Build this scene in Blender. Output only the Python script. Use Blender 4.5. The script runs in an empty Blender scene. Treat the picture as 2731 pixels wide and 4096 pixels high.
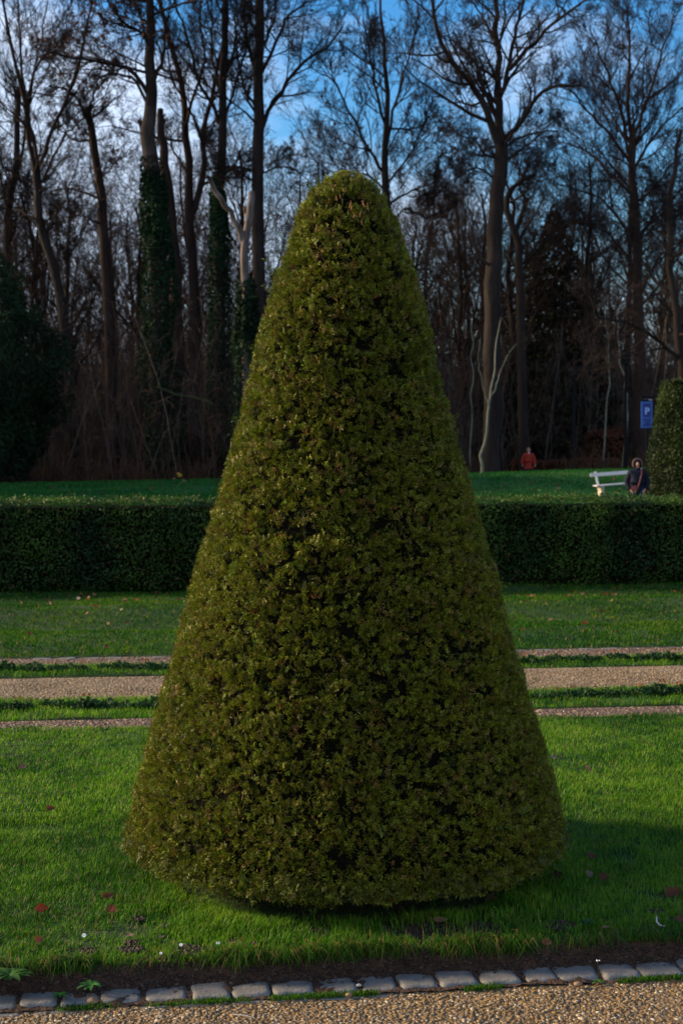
import bpy, bmesh, math, random
import numpy as np
from mathutils import Vector, Matrix
R = math.radians
scene = bpy.context.scene
COL = scene.collection

# ------------------------------------------------------------------ camera
EYE = 1.6
FPX = 5689.0                      # focal length in photograph pixels (photo 2731 x 4096)
CX, HY = 1365.5, 1848.0           # principal column and horizon row of the photograph
cam_d = bpy.data.cameras.new("camera"); cam = bpy.data.objects.new("camera", cam_d); COL.objects.link(cam)
cam.location = (0, 0, EYE); cam.rotation_euler = (R(90), 0, 0)
cam_d.sensor_fit = 'AUTO'; cam_d.sensor_width = 36; cam_d.lens = 50
cam_d.shift_y = -(2048 - HY) / 4096.0
cam_d.clip_start = 0.05; cam_d.clip_end = 2000
cam_d.dof.use_dof = True; cam_d.dof.focus_distance = 5.25; cam_d.dof.aperture_fstop = 6.3
scene.camera = cam
scene.render.resolution_x = 682; scene.render.resolution_y = 1024

# ------------------------------------------------------------------ light
SUN_EL, SUN_AZ = 20.0, 11.0       # elevation; degrees behind the pure-left direction
to_sun = Vector((-math.cos(R(SUN_AZ)) * math.cos(R(SUN_EL)), math.sin(R(SUN_AZ)) * math.cos(R(SUN_EL)), math.sin(R(SUN_EL))))
sun_d = bpy.data.lights.new("sun", 'SUN'); sun = bpy.data.objects.new("sun", sun_d); COL.objects.link(sun)
sun_d.energy = 5.0; sun_d.angle = R(7); sun_d.color = (1.0, 0.78, 0.48)
sun.rotation_euler = (-to_sun).to_track_quat('-Z', 'Y').to_euler()
world = bpy.data.worlds.new("World"); scene.world = world; world.use_nodes = True
nt = world.node_tree; nt.nodes.clear()
N = nt.nodes.new; L = nt.links.new
sky = N('ShaderNodeTexSky'); sky.sky_type = 'NISHITA'; sky.sun_disc = False
sky.sun_elevation = R(SUN_EL); sky.sun_rotation = R(-90 + SUN_AZ)
sky.air_density = 1.3; sky.dust_density = 0.4; sky.ozone_density = 2.5
hs = N('ShaderNodeHueSaturation'); hs.inputs['Saturation'].default_value = 1.5
L(sky.outputs[0], hs.inputs['Color'])
tc = N('ShaderNodeTexCoord'); mp = N('ShaderNodeMapping'); mp.inputs['Scale'].default_value = (1, 1, 2.2)
L(tc.outputs['Generated'], mp.inputs[0])
nz = N('ShaderNodeTexNoise'); nz.inputs['Scale'].default_value = 5.5; nz.inputs['Detail'].default_value = 7; nz.inputs['Roughness'].default_value = 0.55
L(mp.outputs[0], nz.inputs['Vector'])
sx = N('ShaderNodeSeparateXYZ'); L(tc.outputs['Generated'], sx.inputs[0])
def wmath(op, a, b, clamp=False):
    n = N('ShaderNodeMath'); n.operation = op; n.use_clamp = clamp
    for i, q in enumerate((a, b)):
        if hasattr(q, 'links'): L(q, n.inputs[i])
        else: n.inputs[i].default_value = q
    return n.outputs[0]
low = wmath('MULTIPLY', wmath('SUBTRACT', 0.27, sx.outputs['Z']), 1.3)
left = wmath('MULTIPLY', wmath('ADD', sx.outputs['X'], 0.02), -0.6)
back = wmath('MAXIMUM', wmath('MULTIPLY', wmath('SUBTRACT', 0.55, sx.outputs['Y']), 0.9), 0.0)   # cloud added to the unseen sky behind the camera as neutral fill
den = wmath('ADD', wmath('ADD', wmath('ADD', nz.outputs['Fac'], low), left), back)
cm = wmath('MULTIPLY', wmath('SUBTRACT', den, 0.44), 4.0, True)
cm = wmath('MULTIPLY', cm, 0.85)
mixw = N('ShaderNodeMix'); mixw.data_type = 'RGBA'
mul = N('ShaderNodeMix'); mul.data_type = 'RGBA'; mul.blend_type = 'MULTIPLY'; mul.inputs[0].default_value = 1
L(hs.outputs[0], mul.inputs[6]); mul.inputs[7].default_value = (.88, 1.0, 1.22, 1)
L(cm, mixw.inputs[0]); L(mul.outputs[2], mixw.inputs[6]); mixw.inputs[7].default_value = (5.0, 5.8, 7.3, 1)
bg = N('ShaderNodeBackground'); bg.inputs['Strength'].default_value = 0.085
L(mixw.outputs[2], bg.inputs['Color'])
wo = N('ShaderNodeOutputWorld'); L(bg.outputs[0], wo.inputs[0])
scene.view_settings.view_transform = 'Standard'; scene.view_settings.look = 'None'
scene.view_settings.exposure = 1.03; scene.view_settings.gamma = 1
scene.view_settings.use_curve_mapping = False
scene.cycles.max_bounces = 6; scene.cycles.diffuse_bounces = 3; scene.cycles.transparent_max_bounces = 8

# ------------------------------------------------------------------ helpers
def tag(o, label=None, cat=None, group=None, kind=None):
    if label: o["label"] = label
    if cat: o["category"] = cat
    if group: o["group"] = group
    if kind: o["kind"] = kind
    return o
def empty(name, loc=(0, 0, 0), rz=0.0):
    o = bpy.data.objects.new(name, None); o.location = loc; o.rotation_euler = (0, 0, rz); o.empty_display_size = .2
    COL.objects.link(o); return o
def link(name, me, m=None, parent=None, loc=None):
    o = bpy.data.objects.new(name, me); COL.objects.link(o)
    if m is not None and len(me.materials) == 0: me.materials.append(m)
    if parent is not None: o.parent = parent
    if loc is not None: o.location = loc
    return o
def copy_tree(o, parent=None):
    c = o.copy(); COL.objects.link(c); c.parent = parent
    for ch in o.children:
        copy_tree(ch, c)
    return c
def np_mesh(name, V, F, colors=None, smooth=False):
    """V (N,3), F (M,k) or a list of such arrays; colors (N,3)"""
    me = bpy.data.meshes.new(name)
    Fs = F if isinstance(F, list) else [F]
    Fs = [f for f in Fs if len(f)]
    me.vertices.add(len(V)); me.vertices.foreach_set("co", np.asarray(V, np.float32).ravel())
    nl = sum(f.size for f in Fs); nf = sum(len(f) for f in Fs)
    me.loops.add(nl); me.polygons.add(nf)
    me.loops.foreach_set("vertex_index", np.concatenate([f.ravel() for f in Fs]).astype(np.int32))
    tot = np.concatenate([np.full(len(f), f.shape[1]) for f in Fs]); st = np.concatenate([[0], np.cumsum(tot)[:-1]])
    me.polygons.foreach_set("loop_start", st.astype(np.int32)); me.polygons.foreach_set("loop_total", tot.astype(np.int32))
    if smooth: me.polygons.foreach_set("use_smooth", np.ones(nf, bool))
    me.update(calc_edges=True)
    if colors is not None:
        a = me.color_attributes.new("tint", 'FLOAT_COLOR', 'POINT')
        c4 = np.ones((len(V), 4), np.float32); c4[:, :3] = colors
        a.data.foreach_set("color", c4.ravel())
    return me
def px(x, y, D):                                  # photo pixel at distance D -> world point
    return np.array(((x - CX) / FPX * D, D, EYE + (HY - y) / FPX * D))
def gp(x, y, z=0.0):                              # photo pixel on the level z -> ground point
    D = (EYE - z) * FPX / (y - HY)
    return ((x - CX) / FPX * D, D, z)
def hash3(i, j, k, seed):
    h = (i * 374761393 + j * 668265263 + k * 2147483647 + seed * 974634777) & 0xffffffff
    h = ((h ^ (h >> 13)) * 1274126177) & 0xffffffff
    h = ((h ^ (h >> 16)) * 2246822519) & 0xffffffff
    return ((h ^ (h >> 13)) & 0xffff) / 65535.0
def vnoise(p, seed=0):                            # value noise, p (N,3) -> 0..1
    p = np.asarray(p, float); f = np.floor(p).astype(np.int64); t = p - f; t = t * t * (3 - 2 * t)
    out = 0
    for a in (0, 1):
        for b in (0, 1):
            for c in (0, 1):
                w = (t[:, 0] if a else 1 - t[:, 0]) * (t[:, 1] if b else 1 - t[:, 1]) * (t[:, 2] if c else 1 - t[:, 2])
                out = out + w * hash3(f[:, 0] + a, f[:, 1] + b, f[:, 2] + c, seed)
    return out
def fbm(p, seed=0, oct=3):
    s = 0; a = 1; n = 0
    for o in range(oct):
        s = s + a * vnoise(np.asarray(p) * 2 ** o, seed + o); n += a; a *= .5
    return s / n
def n2(x, y, s, seed=0, oct=3):
    return fbm(np.stack([np.asarray(x) * s, np.asarray(y) * s, np.zeros_like(np.asarray(x, float)) + .5], 1), seed, oct)
def sstep(a, b, x):
    t = np.clip((x - a) / (b - a), 0, 1); return t * t * (3 - 2 * t)
def unit(v): return v / np.maximum(np.linalg.norm(v, axis=-1, keepdims=True), 1e-9)

# ------------------------------------------------------------------ materials
def nodes_of(name):
    m = bpy.data.materials.new(name); m.use_nodes = True; t = m.node_tree; t.nodes.clear(); return m, t
def rgba(c): return (c[0], c[1], c[2], 1)
def mat_noise(name, stops, scale=8, rough=.8, bump=.3, bscale=40, detail=6, spec=.3, metal=0, dist=.01, stretch=(1, 1, 1)):
    m, t = nodes_of(name); n = t.nodes.new; l = t.links.new
    c = n('ShaderNodeTexCoord'); mpn = n('ShaderNodeMapping'); mpn.inputs['Scale'].default_value = stretch; l(c.outputs['Object'], mpn.inputs[0])
    a = n('ShaderNodeTexNoise'); a.inputs['Scale'].default_value = scale; a.inputs['Detail'].default_value = detail; a.inputs['Roughness'].default_value = .65
    l(mpn.outputs[0], a.inputs['Vector'])
    r = n('ShaderNodeValToRGB'); e = r.color_ramp.elements
    while len(e) < len(stops): e.new(.5)
    for i, (p, col) in enumerate(stops): e[i].position = p; e[i].color = rgba(col)
    l(a.outputs['Fac'], r.inputs[0])
    b = n('ShaderNodeTexNoise'); b.inputs['Scale'].default_value = bscale; b.inputs['Detail'].default_value = 5; l(mpn.outputs[0], b.inputs['Vector'])
    bp = n('ShaderNodeBump'); bp.inputs['Strength'].default_value = bump; bp.inputs['Distance'].default_value = dist; l(b.outputs['Fac'], bp.inputs['Height'])
    p = n('ShaderNodeBsdfPrincipled'); l(r.outputs[0], p.inputs['Base Color']); l(bp.outputs[0], p.inputs['Normal'])
    p.inputs['Roughness'].default_value = rough; p.inputs['Specular IOR Level'].default_value = spec; p.inputs['Metallic'].default_value = metal
    o = n('ShaderNodeOutputMaterial'); l(p.outputs[0], o.inputs[0]); return m
def mat_leaf(name, rough=.45, trans=.3, spec=.5, gain=(1, 1, 1), tgain=(1.1, 1.25, .6)):
    """foliage: colour from the mesh's own tint, a gloss and a share of light coming through"""
    m, t = nodes_of(name); n = t.nodes.new; l = t.links.new
    a = n('ShaderNodeAttribute'); a.attribute_name = "tint"
    g = n('ShaderNodeMix'); g.data_type = 'RGBA'; g.blend_type = 'MULTIPLY'; g.inputs[0].default_value = 1; l(a.outputs['Color'], g.inputs[6]); g.inputs[7].default_value = rgba(gain)
    p = n('ShaderNodeBsdfPrincipled'); l(g.outputs[2], p.inputs['Base Color']); p.inputs['Roughness'].default_value = rough; p.inputs['Specular IOR Level'].default_value = spec
    o = n('ShaderNodeOutputMaterial')
    if trans > 0:
        h = n('ShaderNodeMix'); h.data_type = 'RGBA'; h.blend_type = 'MULTIPLY'; h.inputs[0].default_value = 1; l(g.outputs[2], h.inputs[6]); h.inputs[7].default_value = rgba(tgain)
        tr = n('ShaderNodeBsdfTranslucent'); l(h.outputs[2], tr.inputs[0])
        mx = n('ShaderNodeMixShader'); mx.inputs[0].default_value = trans; l(p.outputs[0], mx.inputs[1]); l(tr.outputs[0], mx.inputs[2]); l(mx.outputs[0], o.inputs[0])
    else: l(p.outputs[0], o.inputs[0])
    return m
def mat_gravel(name, size=70, cols=((.10, .06, .025), (.18, .115, .055), (.26, .18, .10)), moss=.0, bump=1.0, dist=.006):
    m, t = nodes_of(name); n = t.nodes.new; l = t.links.new
    c = n('ShaderNodeTexCoord')
    v = n('ShaderNodeTexVoronoi'); v.inputs['Scale'].default_value = size; l(c.outputs['Object'], v.inputs['Vector'])
    s = n('ShaderNodeSeparateColor'); l(v.outputs['Color'], s.inputs[0])
    r = n('ShaderNodeValToRGB'); e = r.color_ramp.elements; e.new(.5)
    for i, p_ in enumerate((0, .55, 1)): e[i].position = p_; e[i].color = rgba(cols[i])
    l(s.outputs[0], r.inputs[0])
    nn = n('ShaderNodeTexNoise'); nn.inputs['Scale'].default_value = 2.5; nn.inputs['Detail'].default_value = 5; l(c.outputs['Object'], nn.inputs['Vector'])
    rr = n('ShaderNodeValToRGB'); rr.color_ramp.elements[0].position = .35; rr.color_ramp.elements[0].color = (.72, .68, .62, 1); rr.color_ramp.elements[1].position = .7; rr.color_ramp.elements[1].color = (1.1, 1.08, 1.05, 1)
    l(nn.outputs['Fac'], rr.inputs[0])
    mm = n('ShaderNodeMix'); mm.data_type = 'RGBA'; mm.blend_type = 'MULTIPLY'; mm.inputs[0].default_value = 1; l(r.outputs[0], mm.inputs[6]); l(rr.outputs[0], mm.inputs[7])
    bp = n('ShaderNodeBump'); bp.inputs['Strength'].default_value = bump; bp.inputs['Distance'].default_value = dist; bp.invert = True; l(v.outputs['Distance'], bp.inputs['Height'])
    p = n('ShaderNodeBsdfPrincipled'); l(mm.outputs[2], p.inputs['Base Color']); l(bp.outputs[0], p.inputs['Normal']); p.inputs['Roughness'].default_value = .8; p.inputs['Specular IOR Level'].default_value = .25
    o = n('ShaderNodeOutputMaterial'); l(p.outputs[0], o.inputs[0]); return m
M = {}
M['soil'] = mat_noise('dark_soil', [(.3, (.020, .010, .005)), (.7, (.075, .040, .024))], scale=14, rough=.95, bump=.9, bscale=55, dist=.02)
M['turf'] = mat_noise('turf_floor', [(.3, (.012, .022, .004)), (.55, (.022, .05, .006)), (.75, (.045, .06, .014))], scale=5, rough=.9, bump=.8, bscale=50, dist=.02)
M['far_turf'] = mat_noise('far_turf', [(.3, (.016, .065, .012)), (.6, (.03, .10, .018)), (.8, (.05, .11, .02))], scale=1.2, rough=.9, bump=.6, bscale=30, dist=.03)
M['litter'] = mat_noise('leaf_litter', [(.3, (.02, .012, .008)), (.6, (.05, .028, .016)), (.8, (.09, .04, .02))], scale=3, rough=.95, bump=.8, bscale=14, dist=.08)
M['gravel'] = mat_gravel('gravel_bed', 75)
M['gravel_strip'] = mat_gravel('brown_gravel', 60, ((.07, .04, .025), (.14, .09, .06), (.22, .15, .11)), dist=.012)
M['gravel_far'] = mat_gravel('pale_gravel', 48, ((.13, .085, .045), (.21, .145, .085), (.29, .22, .15)), dist=.012)
M['pebble'] = mat_leaf('pebble_stone', rough=.7, trans=0, spec=.3)
M['stone'] = mat_noise('kerb_granite', [(.25, (.070, .066, .062)), (.5, (.135, .125, .115)), (.75, (.22, .20, .175))], scale=9, rough=.75, bump=.6, bscale=90, spec=.4, dist=.004)
M['grass'] = mat_leaf('grass_blade', rough=.55, trans=.42, spec=.18)
M['far_grass'] = mat_leaf('far_grass_blade', rough=.8, trans=.3, spec=.05)
M['yew'] = mat_leaf('yew_needle', rough=.5, trans=.12, spec=.22)
M['hedge'] = mat_leaf('hedge_leaf', rough=.6, trans=.25, spec=.2)
M['ivy'] = mat_leaf('dull_leaf', rough=.75, trans=.15, spec=.08)
M['core'] = mat_noise('inner_shade', [(.3, (.002, .002, .001)), (.8, (.008, .007, .004))], scale=30, rough=1, bump=.8, bscale=60, spec=.05, dist=.02)  # near-black colour stands in for the shade deep inside the foliage
M['bark'] = mat_noise('dark_bark', [(.3, (.010, .007, .006)), (.7, (.026, .019, .016))], scale=2.5, rough=.9, bump=.7, bscale=7, dist=.05, spec=.15, stretch=(1, 1, .25))
M['bark_brown'] = mat_noise('brown_bark', [(.3, (.016, .009, .007)), (.7, (.038, .023, .018))], scale=2.5, rough=.9, bump=.7, bscale=7, dist=.05, spec=.15, stretch=(1, 1, .25))
M['dead'] = mat_noise('bleached_deadwood', [(.3, (.035, .024, .020)), (.5, (.085, .066, .060)), (.75, (.17, .145, .14))], scale=3, rough=.8, bump=.6, bscale=9, dist=.04, spec=.2, stretch=(1, 1, .25))
M['pale_bark'] = mat_noise('pale_bark', [(.3, (.07, .08, .06)), (.7, (.15, .155, .125))], scale=4, rough=.8, bump=.4, bscale=20, dist=.02, spec=.2)
M['twig'] = mat_noise('twig_bark', [(.3, (.013, .009, .008)), (.7, (.035, .024, .021))], scale=1.5, rough=.95, bump=0, spec=.1)
M['brush'] = mat_leaf('brush_stem', rough=.95, trans=0, spec=.1)
M['leaf'] = mat_leaf('broad_leaf', rough=.65, trans=.25, spec=.15)
M['dry'] = mat_leaf('dry_leaf', rough=.7, trans=.3, spec=.2, tgain=(1.2, .8, .5))

# ------------------------------------------------------------------ ground relief
SL = 0.135                                       # the garden's bands run slightly askew to the view
def vv(x, y): return y - SL * np.clip(x, -40, 40)
def crest(x): return np.interp(x, [-30, -13.6, -9, 5, 10, 30], [.55, .75, .82, 1.11, 1.28, 1.6])
def terr(x, y):
    x = np.asarray(x, float); y = np.asarray(y, float); v = vv(x, y)
    z = .45 * sstep(38, 45, v) + (crest(x) - .45) * sstep(45, 57, v) - (crest(x) - .45) * sstep(57.5, 64.5, v)
    z = z + 13 * sstep(88, 175, v)
    z = z + .05 * np.exp(-((v - 15.7) / .55) ** 2) - .05 * np.exp(-((v - 14.5) / .6) ** 2)
    return z
def lawn_z(x, y):
    v = vv(x, y)
    amp = np.where(v < 12, .03, .05)
    return terr(x, y) + (n2(x, y, .9, 3) - .5) * amp * 2 * (sstep(4.7, 5.6, v)) + (n2(x, y, 5, 9, 2) - .5) * .018
def sheet(name, v0, v1, xa, xb, nx, nv, zf, m, kind='structure', edge=None, skirt=0.0):
    xs = np.linspace(xa, xb, nx); vs = np.linspace(v0, v1, nv)
    X, V_ = np.meshgrid(xs, vs)
    if edge:                                      # wavy front edge
        e = edge(xs); V_ = V_ + (e[None, :]) * np.linspace(1, 0, nv)[:, None] ** 3
    Y = V_ + SL * X
    Z = zf(X.ravel(), Y.ravel()).reshape(X.shape)
    if skirt:
        for row in (0, nv - 1): Z[row] -= skirt
    P = np.stack([X.ravel(), Y.ravel(), Z.ravel()], 1)
    idx = np.arange(nx * nv).reshape(nv, nx)
    F = np.stack([idx[:-1, :-1].ravel(), idx[:-1, 1:].ravel(), idx[1:, 1:].ravel(), idx[1:, :-1].ravel()], 1)
    o = link(name, np_mesh(name, P, F, smooth=True), m)
    return tag(o, kind=kind)
# one ground sheet out to the horizon, a little below the surfaces laid on it
gx = np.concatenate([np.linspace(-900, -60, 15), np.linspace(-50, 50, 60), np.linspace(60, 900, 15)])
gy = np.concatenate([np.linspace(-200, 0, 6), np.linspace(2, 200, 130), np.linspace(220, 1500, 12)])
GX, GY = np.meshgrid(gx, gy)
GZ = terr(GX.ravel(), GY.ravel()) - .16
gi = np.arange(GX.size).reshape(GX.shape)
gF = np.stack([gi[:-1, :-1].ravel(), gi[:-1, 1:].ravel(), gi[1:, 1:].ravel(), gi[1:, :-1].ravel()], 1)
tag(link('ground', np_mesh('ground', np.stack([GX.ravel(), GY.ravel(), GZ], 1), gF, smooth=True), M['litter']), kind='structure')
LIP = 4.655
def lip_edge(x): return (n2(x, x * 0, 5, 21) - .5) * .07
flat = lambda z0, a=.006, s=6: (lambda x, y: z0 + (n2(x, y, s, 5) - .5) * a * 2)
sheet('gravel_path', 1.0, 4.50, -4, 4, 80, 80, flat(-.078, .006), M['gravel'])
def bank_z(x, y):
    v = vv(x, y) - lip_edge(x); t = sstep(LIP - .075, LIP - .005, v)
    return -.071 + t * .063 + (n2(x, y, 22, 31) - .5) * .022 + (n2(x, y, 60, 33, 2) - .5) * .01
sheet('soil_bank', 4.46, 4.72, -3, 3, 420, 34, bank_z, M['soil'])
sheet('front_lawn', LIP + .005, 8.82, -9, 9, 260, 90, lambda x, y: lawn_z(x, y) - .012, M['turf'], edge=lip_edge, skirt=.02)
sheet('gravel_strip', 8.78, 9.10, -9, 9, 120, 6, flat(-.010), M['gravel_strip'])
sheet('near_verge', 9.08, 9.93, -9, 9, 160, 20, lambda x, y: lawn_z(x, y) - .01, M['turf'], skirt=.06)
sheet('middle_gravel_path', 9.88, 10.92, -9, 9, 120, 12, flat(-.014), M['gravel_far'])
sheet('far_verge', 10.89, 11.57, -9, 9, 160, 16, lambda x, y: lawn_z(x, y) - .01, M['turf'], skirt=.06)
sheet('far_gravel_strip', 11.53, 12.0, -9, 9, 120, 6, flat(-.012), M['gravel_strip'])
sheet('middle_lawn', 11.98, 33.5, -14, 14, 200, 120, lambda x, y: lawn_z(x, y) - .01, M['turf'], skirt=.05)
sheet('gravel_walk', 33.3, 42.2, -30, 30, 60, 20, lambda x, y: terr(x, y) - .02, M['gravel_far'])
sheet('far_lawn', 42, 60.5, -50, 50, 160, 60, lambda x, y: terr(x, y) + (n2(x, y, .5, 8) - .5) * .05, M['far_turf'])
sheet('woodland_floor', 60, 76, -50, 50, 90, 20, lambda x, y: terr(x, y) + .01 + (n2(x, y, .7, 11) - .5) * .25 * sstep(60, 63, vv(x, y)), M['litter'])

# ------------------------------------------------------------------ grass
SOIL_SPOTS = [(gp(330, 3812)[:2], .045), (gp(760, 3805)[:2], .05), (gp(1600, 3725)[:2], .07), (gp(1740, 3728)[:2], .10), (gp(1930, 3712)[:2], .07), (gp(1290, 3735)[:2], .04), (gp(1180, 3800)[:2], .04), (gp(2240, 3705)[:2], .05), (gp(520, 3800)[:2], .04)]
_r = random.Random(31)
for _ in range(26):
    _x = _r.uniform(-1.2, 1.35); _v = 4.70 + .42 * _r.random() ** 1.5; SOIL_SPOTS.append(((_x, _v + .135 * _x), _r.uniform(.010, .026)))
AX = (0.015, 5.7)                                # axis of the topiary
def mound(o): pass
def grass_field(name, n, v0, v1, xlim, h, w, seed, zf, cover=1.0, straw=.05, base=((.020, .075, .006), (.070, .185, .007), (.155, .265, .016)), halfang=.255, lean=.85, m=None, power=1.0):
    rg = np.random.default_rng(seed)
    v = v0 + (v1 - v0) * rg.random(n) ** power
    half = np.minimum(v * halfang + .25, xlim)
    x = (rg.random(n) * 2 - 1) * half
    y = v + SL * x
    clump = n2(x, y, 3.2, seed + 1); fine = n2(x, y, 14, seed + 2, 2)
    keep = rg.random(n) < np.clip(.55 + (clump - .32) * 2.2 + (fine - .4), .12, 1) * cover
    worn = n2(x, y * 1.6, 4.3, seed + 4); keep &= ~((v < 5.6) & (worn < .40) & (rg.random(n) < .75 * sstep(5.6, 5.1, v)))
    for (c, r) in SOIL_SPOTS:
        d = np.hypot((x - c[0]), (y - c[1]) * .8) + (fine - .5) * .05
        keep &= (d > r) | (rg.random(n) < .12)
    d = np.hypot(x - AX[0], y - AX[1]); keep &= (d > .73 + .16 * (fine - .5)) | (rg.random(n) < .04)
    x, y, clump, fine = x[keep], y[keep], clump[keep], fine[keep]; n = len(x)
    z = zf(x, y) - .008
    hh = h * (.55 + .9 * rg.random(n)) * (.6 + .9 * clump)
    d = np.hypot(x - AX[0], y - AX[1]); hh *= 1 + 1.0 * np.exp(-((d - .86) / .11) ** 2)
    ww = w * (.7 + .7 * rg.random(n))
    a = rg.random(n) * 2 * math.pi; ca, sa = np.cos(a), np.sin(a)
    ln = lean * (.25 + rg.random(n)) ** 1.3
    wx, wy = -sa * ww / 2, ca * ww / 2
    P = np.empty((n, 5, 3))
    P[:, 0] = np.stack([x - wx, y - wy, z], 1); P[:, 1] = np.stack([x + wx, y + wy, z], 1)
    mx_, my_ = x + ca * hh * ln * .3, y + sa * hh * ln * .3
    P[:, 2] = np.stack([mx_ - wx * .8, my_ - wy * .8, z + hh * .58], 1); P[:, 3] = np.stack([mx_ + wx * .8, my_ + wy * .8, z + hh * .58], 1)
    P[:, 4] = np.stack([x + ca * hh * ln, y + sa * hh * ln, z + hh * (1 - .25 * ln)], 1)
    b = np.arange(n)[:, None] * 5
    F4 = b + np.array([0, 1, 3, 2]); F3 = b + np.array([2, 3, 4])
    t = np.clip(.45 + (n2(x, y * .6, 1.1, seed + 7) - .5) * 2.2 + (n2(x, y, 7, seed + 8, 2) - .5) * 1.2 + (rg.random(n) - .5) * .9, 0, 1)[:, None]
    B = np.array(base); c = np.where(t < .5, B[0] + (B[1] - B[0]) * t * 2, B[1] + (B[2] - B[1]) * (t * 2 - 1))
    dry = (rg.random(n) < straw * (1.6 - clump))[:, None]
    c = np.where(dry, np.array([.20, .145, .055]) * (.6 + .7 * rg.random((n, 1))), c)
    C = np.repeat(c, 5, 0)
    o = link(name, np_mesh(name, P.reshape(-1, 3), [F4, F3], C), m or M['grass'])
    return tag(o, 'short green grass of the lawn', 'grass', kind='stuff')
g = grass_field('grass', 190000, LIP - .02, 6.6, 2.2, .020, .0025, 1, lawn_z, power=1.15)
tag(g, 'bright green grass around the foot of the clipped cone', 'grass')
g = grass_field('grass', 120000, 6.5, 8.80, 4, .021, .0036, 2, lawn_z)
tag(g, 'sunlit green grass running back to the narrow gravel strip', 'grass')
g = grass_field('grass', 26000, 9.11, 9.88, 4, .028, .0045, 3, lawn_z)
tag(g, 'grass of the verge before the middle gravel path', 'grass')
g = grass_field('grass', 16000, 10.94, 11.50, 4, .028, .005, 4, lawn_z)
tag(g, 'grass of the verge beyond the middle gravel path', 'grass')
g = grass_field('grass', 120000, 12.03, 20.5, 6.5, .026, .008, 5, lawn_z, straw=.03, base=((.014, .060, .008), (.030, .095, .009), (.070, .13, .010)), m=M['far_grass'])  # the dimmer light on this lawn is put into darker blade tints
tag(g, 'green grass of the lawn before the long hedge, tinted darker for its dimmer light', 'grass')
g = grass_field('grass', 90000, 42, 60.3, 20, .06, .03, 6, terr, straw=.02, base=((.012, .080, .016), (.022, .115, .020), (.035, .135, .022)), halfang=.27, m=M['far_grass'])
tag(g, 'deep green grass of the far lawn at the wood edge', 'grass')
# turf fringe hanging over the bank, and sprouts along the kerb
def fringe(name, n, v0, vs, zmin, zmax, h, seed, out, straw, label, prob=None):
    rg = np.random.default_rng(seed)
    x = (rg.random(n) * 2 - 1) * 1.5
    dens = n2(x, x * 0 + 3, 6, seed) ; keep = rg.random(n) < (np.clip((dens - .38) * 4, .08, 1) if prob is None else np.clip((dens - prob) * 6, 0, 1))
    x = x[keep]; n = len(x)
    v = v0 + (rg.random(n) - .5) * vs + (lip_edge(x) if prob is None else 0)
    y = v + SL * x; z = zmin + (zmax - zmin) * rg.random(n)
    hh = h * (.5 + rg.random(n)); a = -math.pi / 2 + (rg.random(n) - .5) * 2.4; 
    o_ = out * rg.random(n); ww = .0024
    dx, dy = np.cos(a), np.sin(a); sx_, sy_ = -dy * ww / 2, dx * ww / 2
    P = np.empty((n, 5, 3))
    P[:, 0] = np.stack([x - sx_, y - sy_, z], 1); P[:, 1] = np.stack([x + sx_, y + sy_, z], 1)
    P[:, 2] = np.stack([x + dx * hh * .35 * o_ - sx_, y + dy * hh * .35 * o_ - sy_, z + hh * .55], 1); P[:, 3] = P[:, 2] + np.stack([2 * sx_, 2 * sy_, 0 * sx_], 1)
    P[:, 4] = np.stack([x + dx * hh * o_, y + dy * hh * o_, z + hh * (.9 - .75 * o_)], 1)
    b = np.arange(n)[:, None] * 5
    c = np.array([.04, .115, .01]) * (.6 + .9 * rg.random((n, 1)))
    c = np.where(rg.random((n, 1)) < straw, np.array([.17, .13, .05]) * (.5 + .8 * rg.random((n, 1))), c)
    o = link(name, np_mesh(name, P.reshape(-1, 3), [b + np.array([0, 1, 3, 2]), b + np.array([2, 3, 4])], np.repeat(c, 5, 0)), M['grass'])
    return tag(o, label, 'grass', kind='stuff')
fringe('turf_fringe', 22000, LIP - .008, .06, -.03, 0, .060, 41, 1.25, .26, 'ragged turf edge hanging over the soil bank')
fringe('moss_sprouts', 7000, 4.462, .035, -.078, -.072, .016, 43, .7, .05, 'low green sprouts along the foot of the kerb', prob=.42)

# ------------------------------------------------------------------ pebbles and soil crumbs
ICO_V = None
def ico(sub):
    bm = bmesh.new(); bmesh.ops.create_icosphere(bm, subdivisions=sub, radius=1)
    bm.verts.ensure_lookup_table(); V = np.array([v.co[:] for v in bm.verts]); F = np.array([[v.index for v in f.verts] for f in bm.faces]); bm.free(); return V, F
def scatter_stones(name, n, xf, size, cols, seed, label, m, squash=.6, sub=1, cat='gravel'):
    rg = np.random.default_rng(seed); V, F = ico(sub); k = len(V)
    x, y, z = xf(rg, n); n = len(x)
    s = size[0] + (size[1] - size[0]) * rg.random(n) ** 2.6
    sc = np.stack([s * (.8 + .7 * rg.random(n)), s * (.7 + .5 * rg.random(n)), s * squash * (.7 + .5 * rg.random(n))], 1)
    a = rg.random(n) * 2 * math.pi; tx = (rg.random(n) - .5) * .8
    P = V[None] * sc[:, None] * (1 + (rg.random((n, k, 1)) - .5) * .6)
    Px = P[..., 0] * np.cos(a)[:, None] - P[..., 1] * np.sin(a)[:, None]; Py = P[..., 0] * np.sin(a)[:, None] + P[..., 1] * np.cos(a)[:, None]; Pz = P[..., 2] + Px * tx[:, None] * .3
    P = np.stack([Px + x[:, None], Py + y[:, None], Pz + z[:, None] + s[:, None] * squash * .35], 2)
    Fs = (np.arange(n)[:, None, None] * k + F[None]).reshape(-1, 3)
    C = np.array(cols)[rg.integers(0, len(cols), n)] * (.65 + .6 * rg.random((n, 1)))
    o = link(name, np_mesh(name, P.reshape(-1, 3), Fs, np.repeat(C, k, 0), smooth=sub > 0), m)
    return tag(o, label, cat, kind='stuff')
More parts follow.
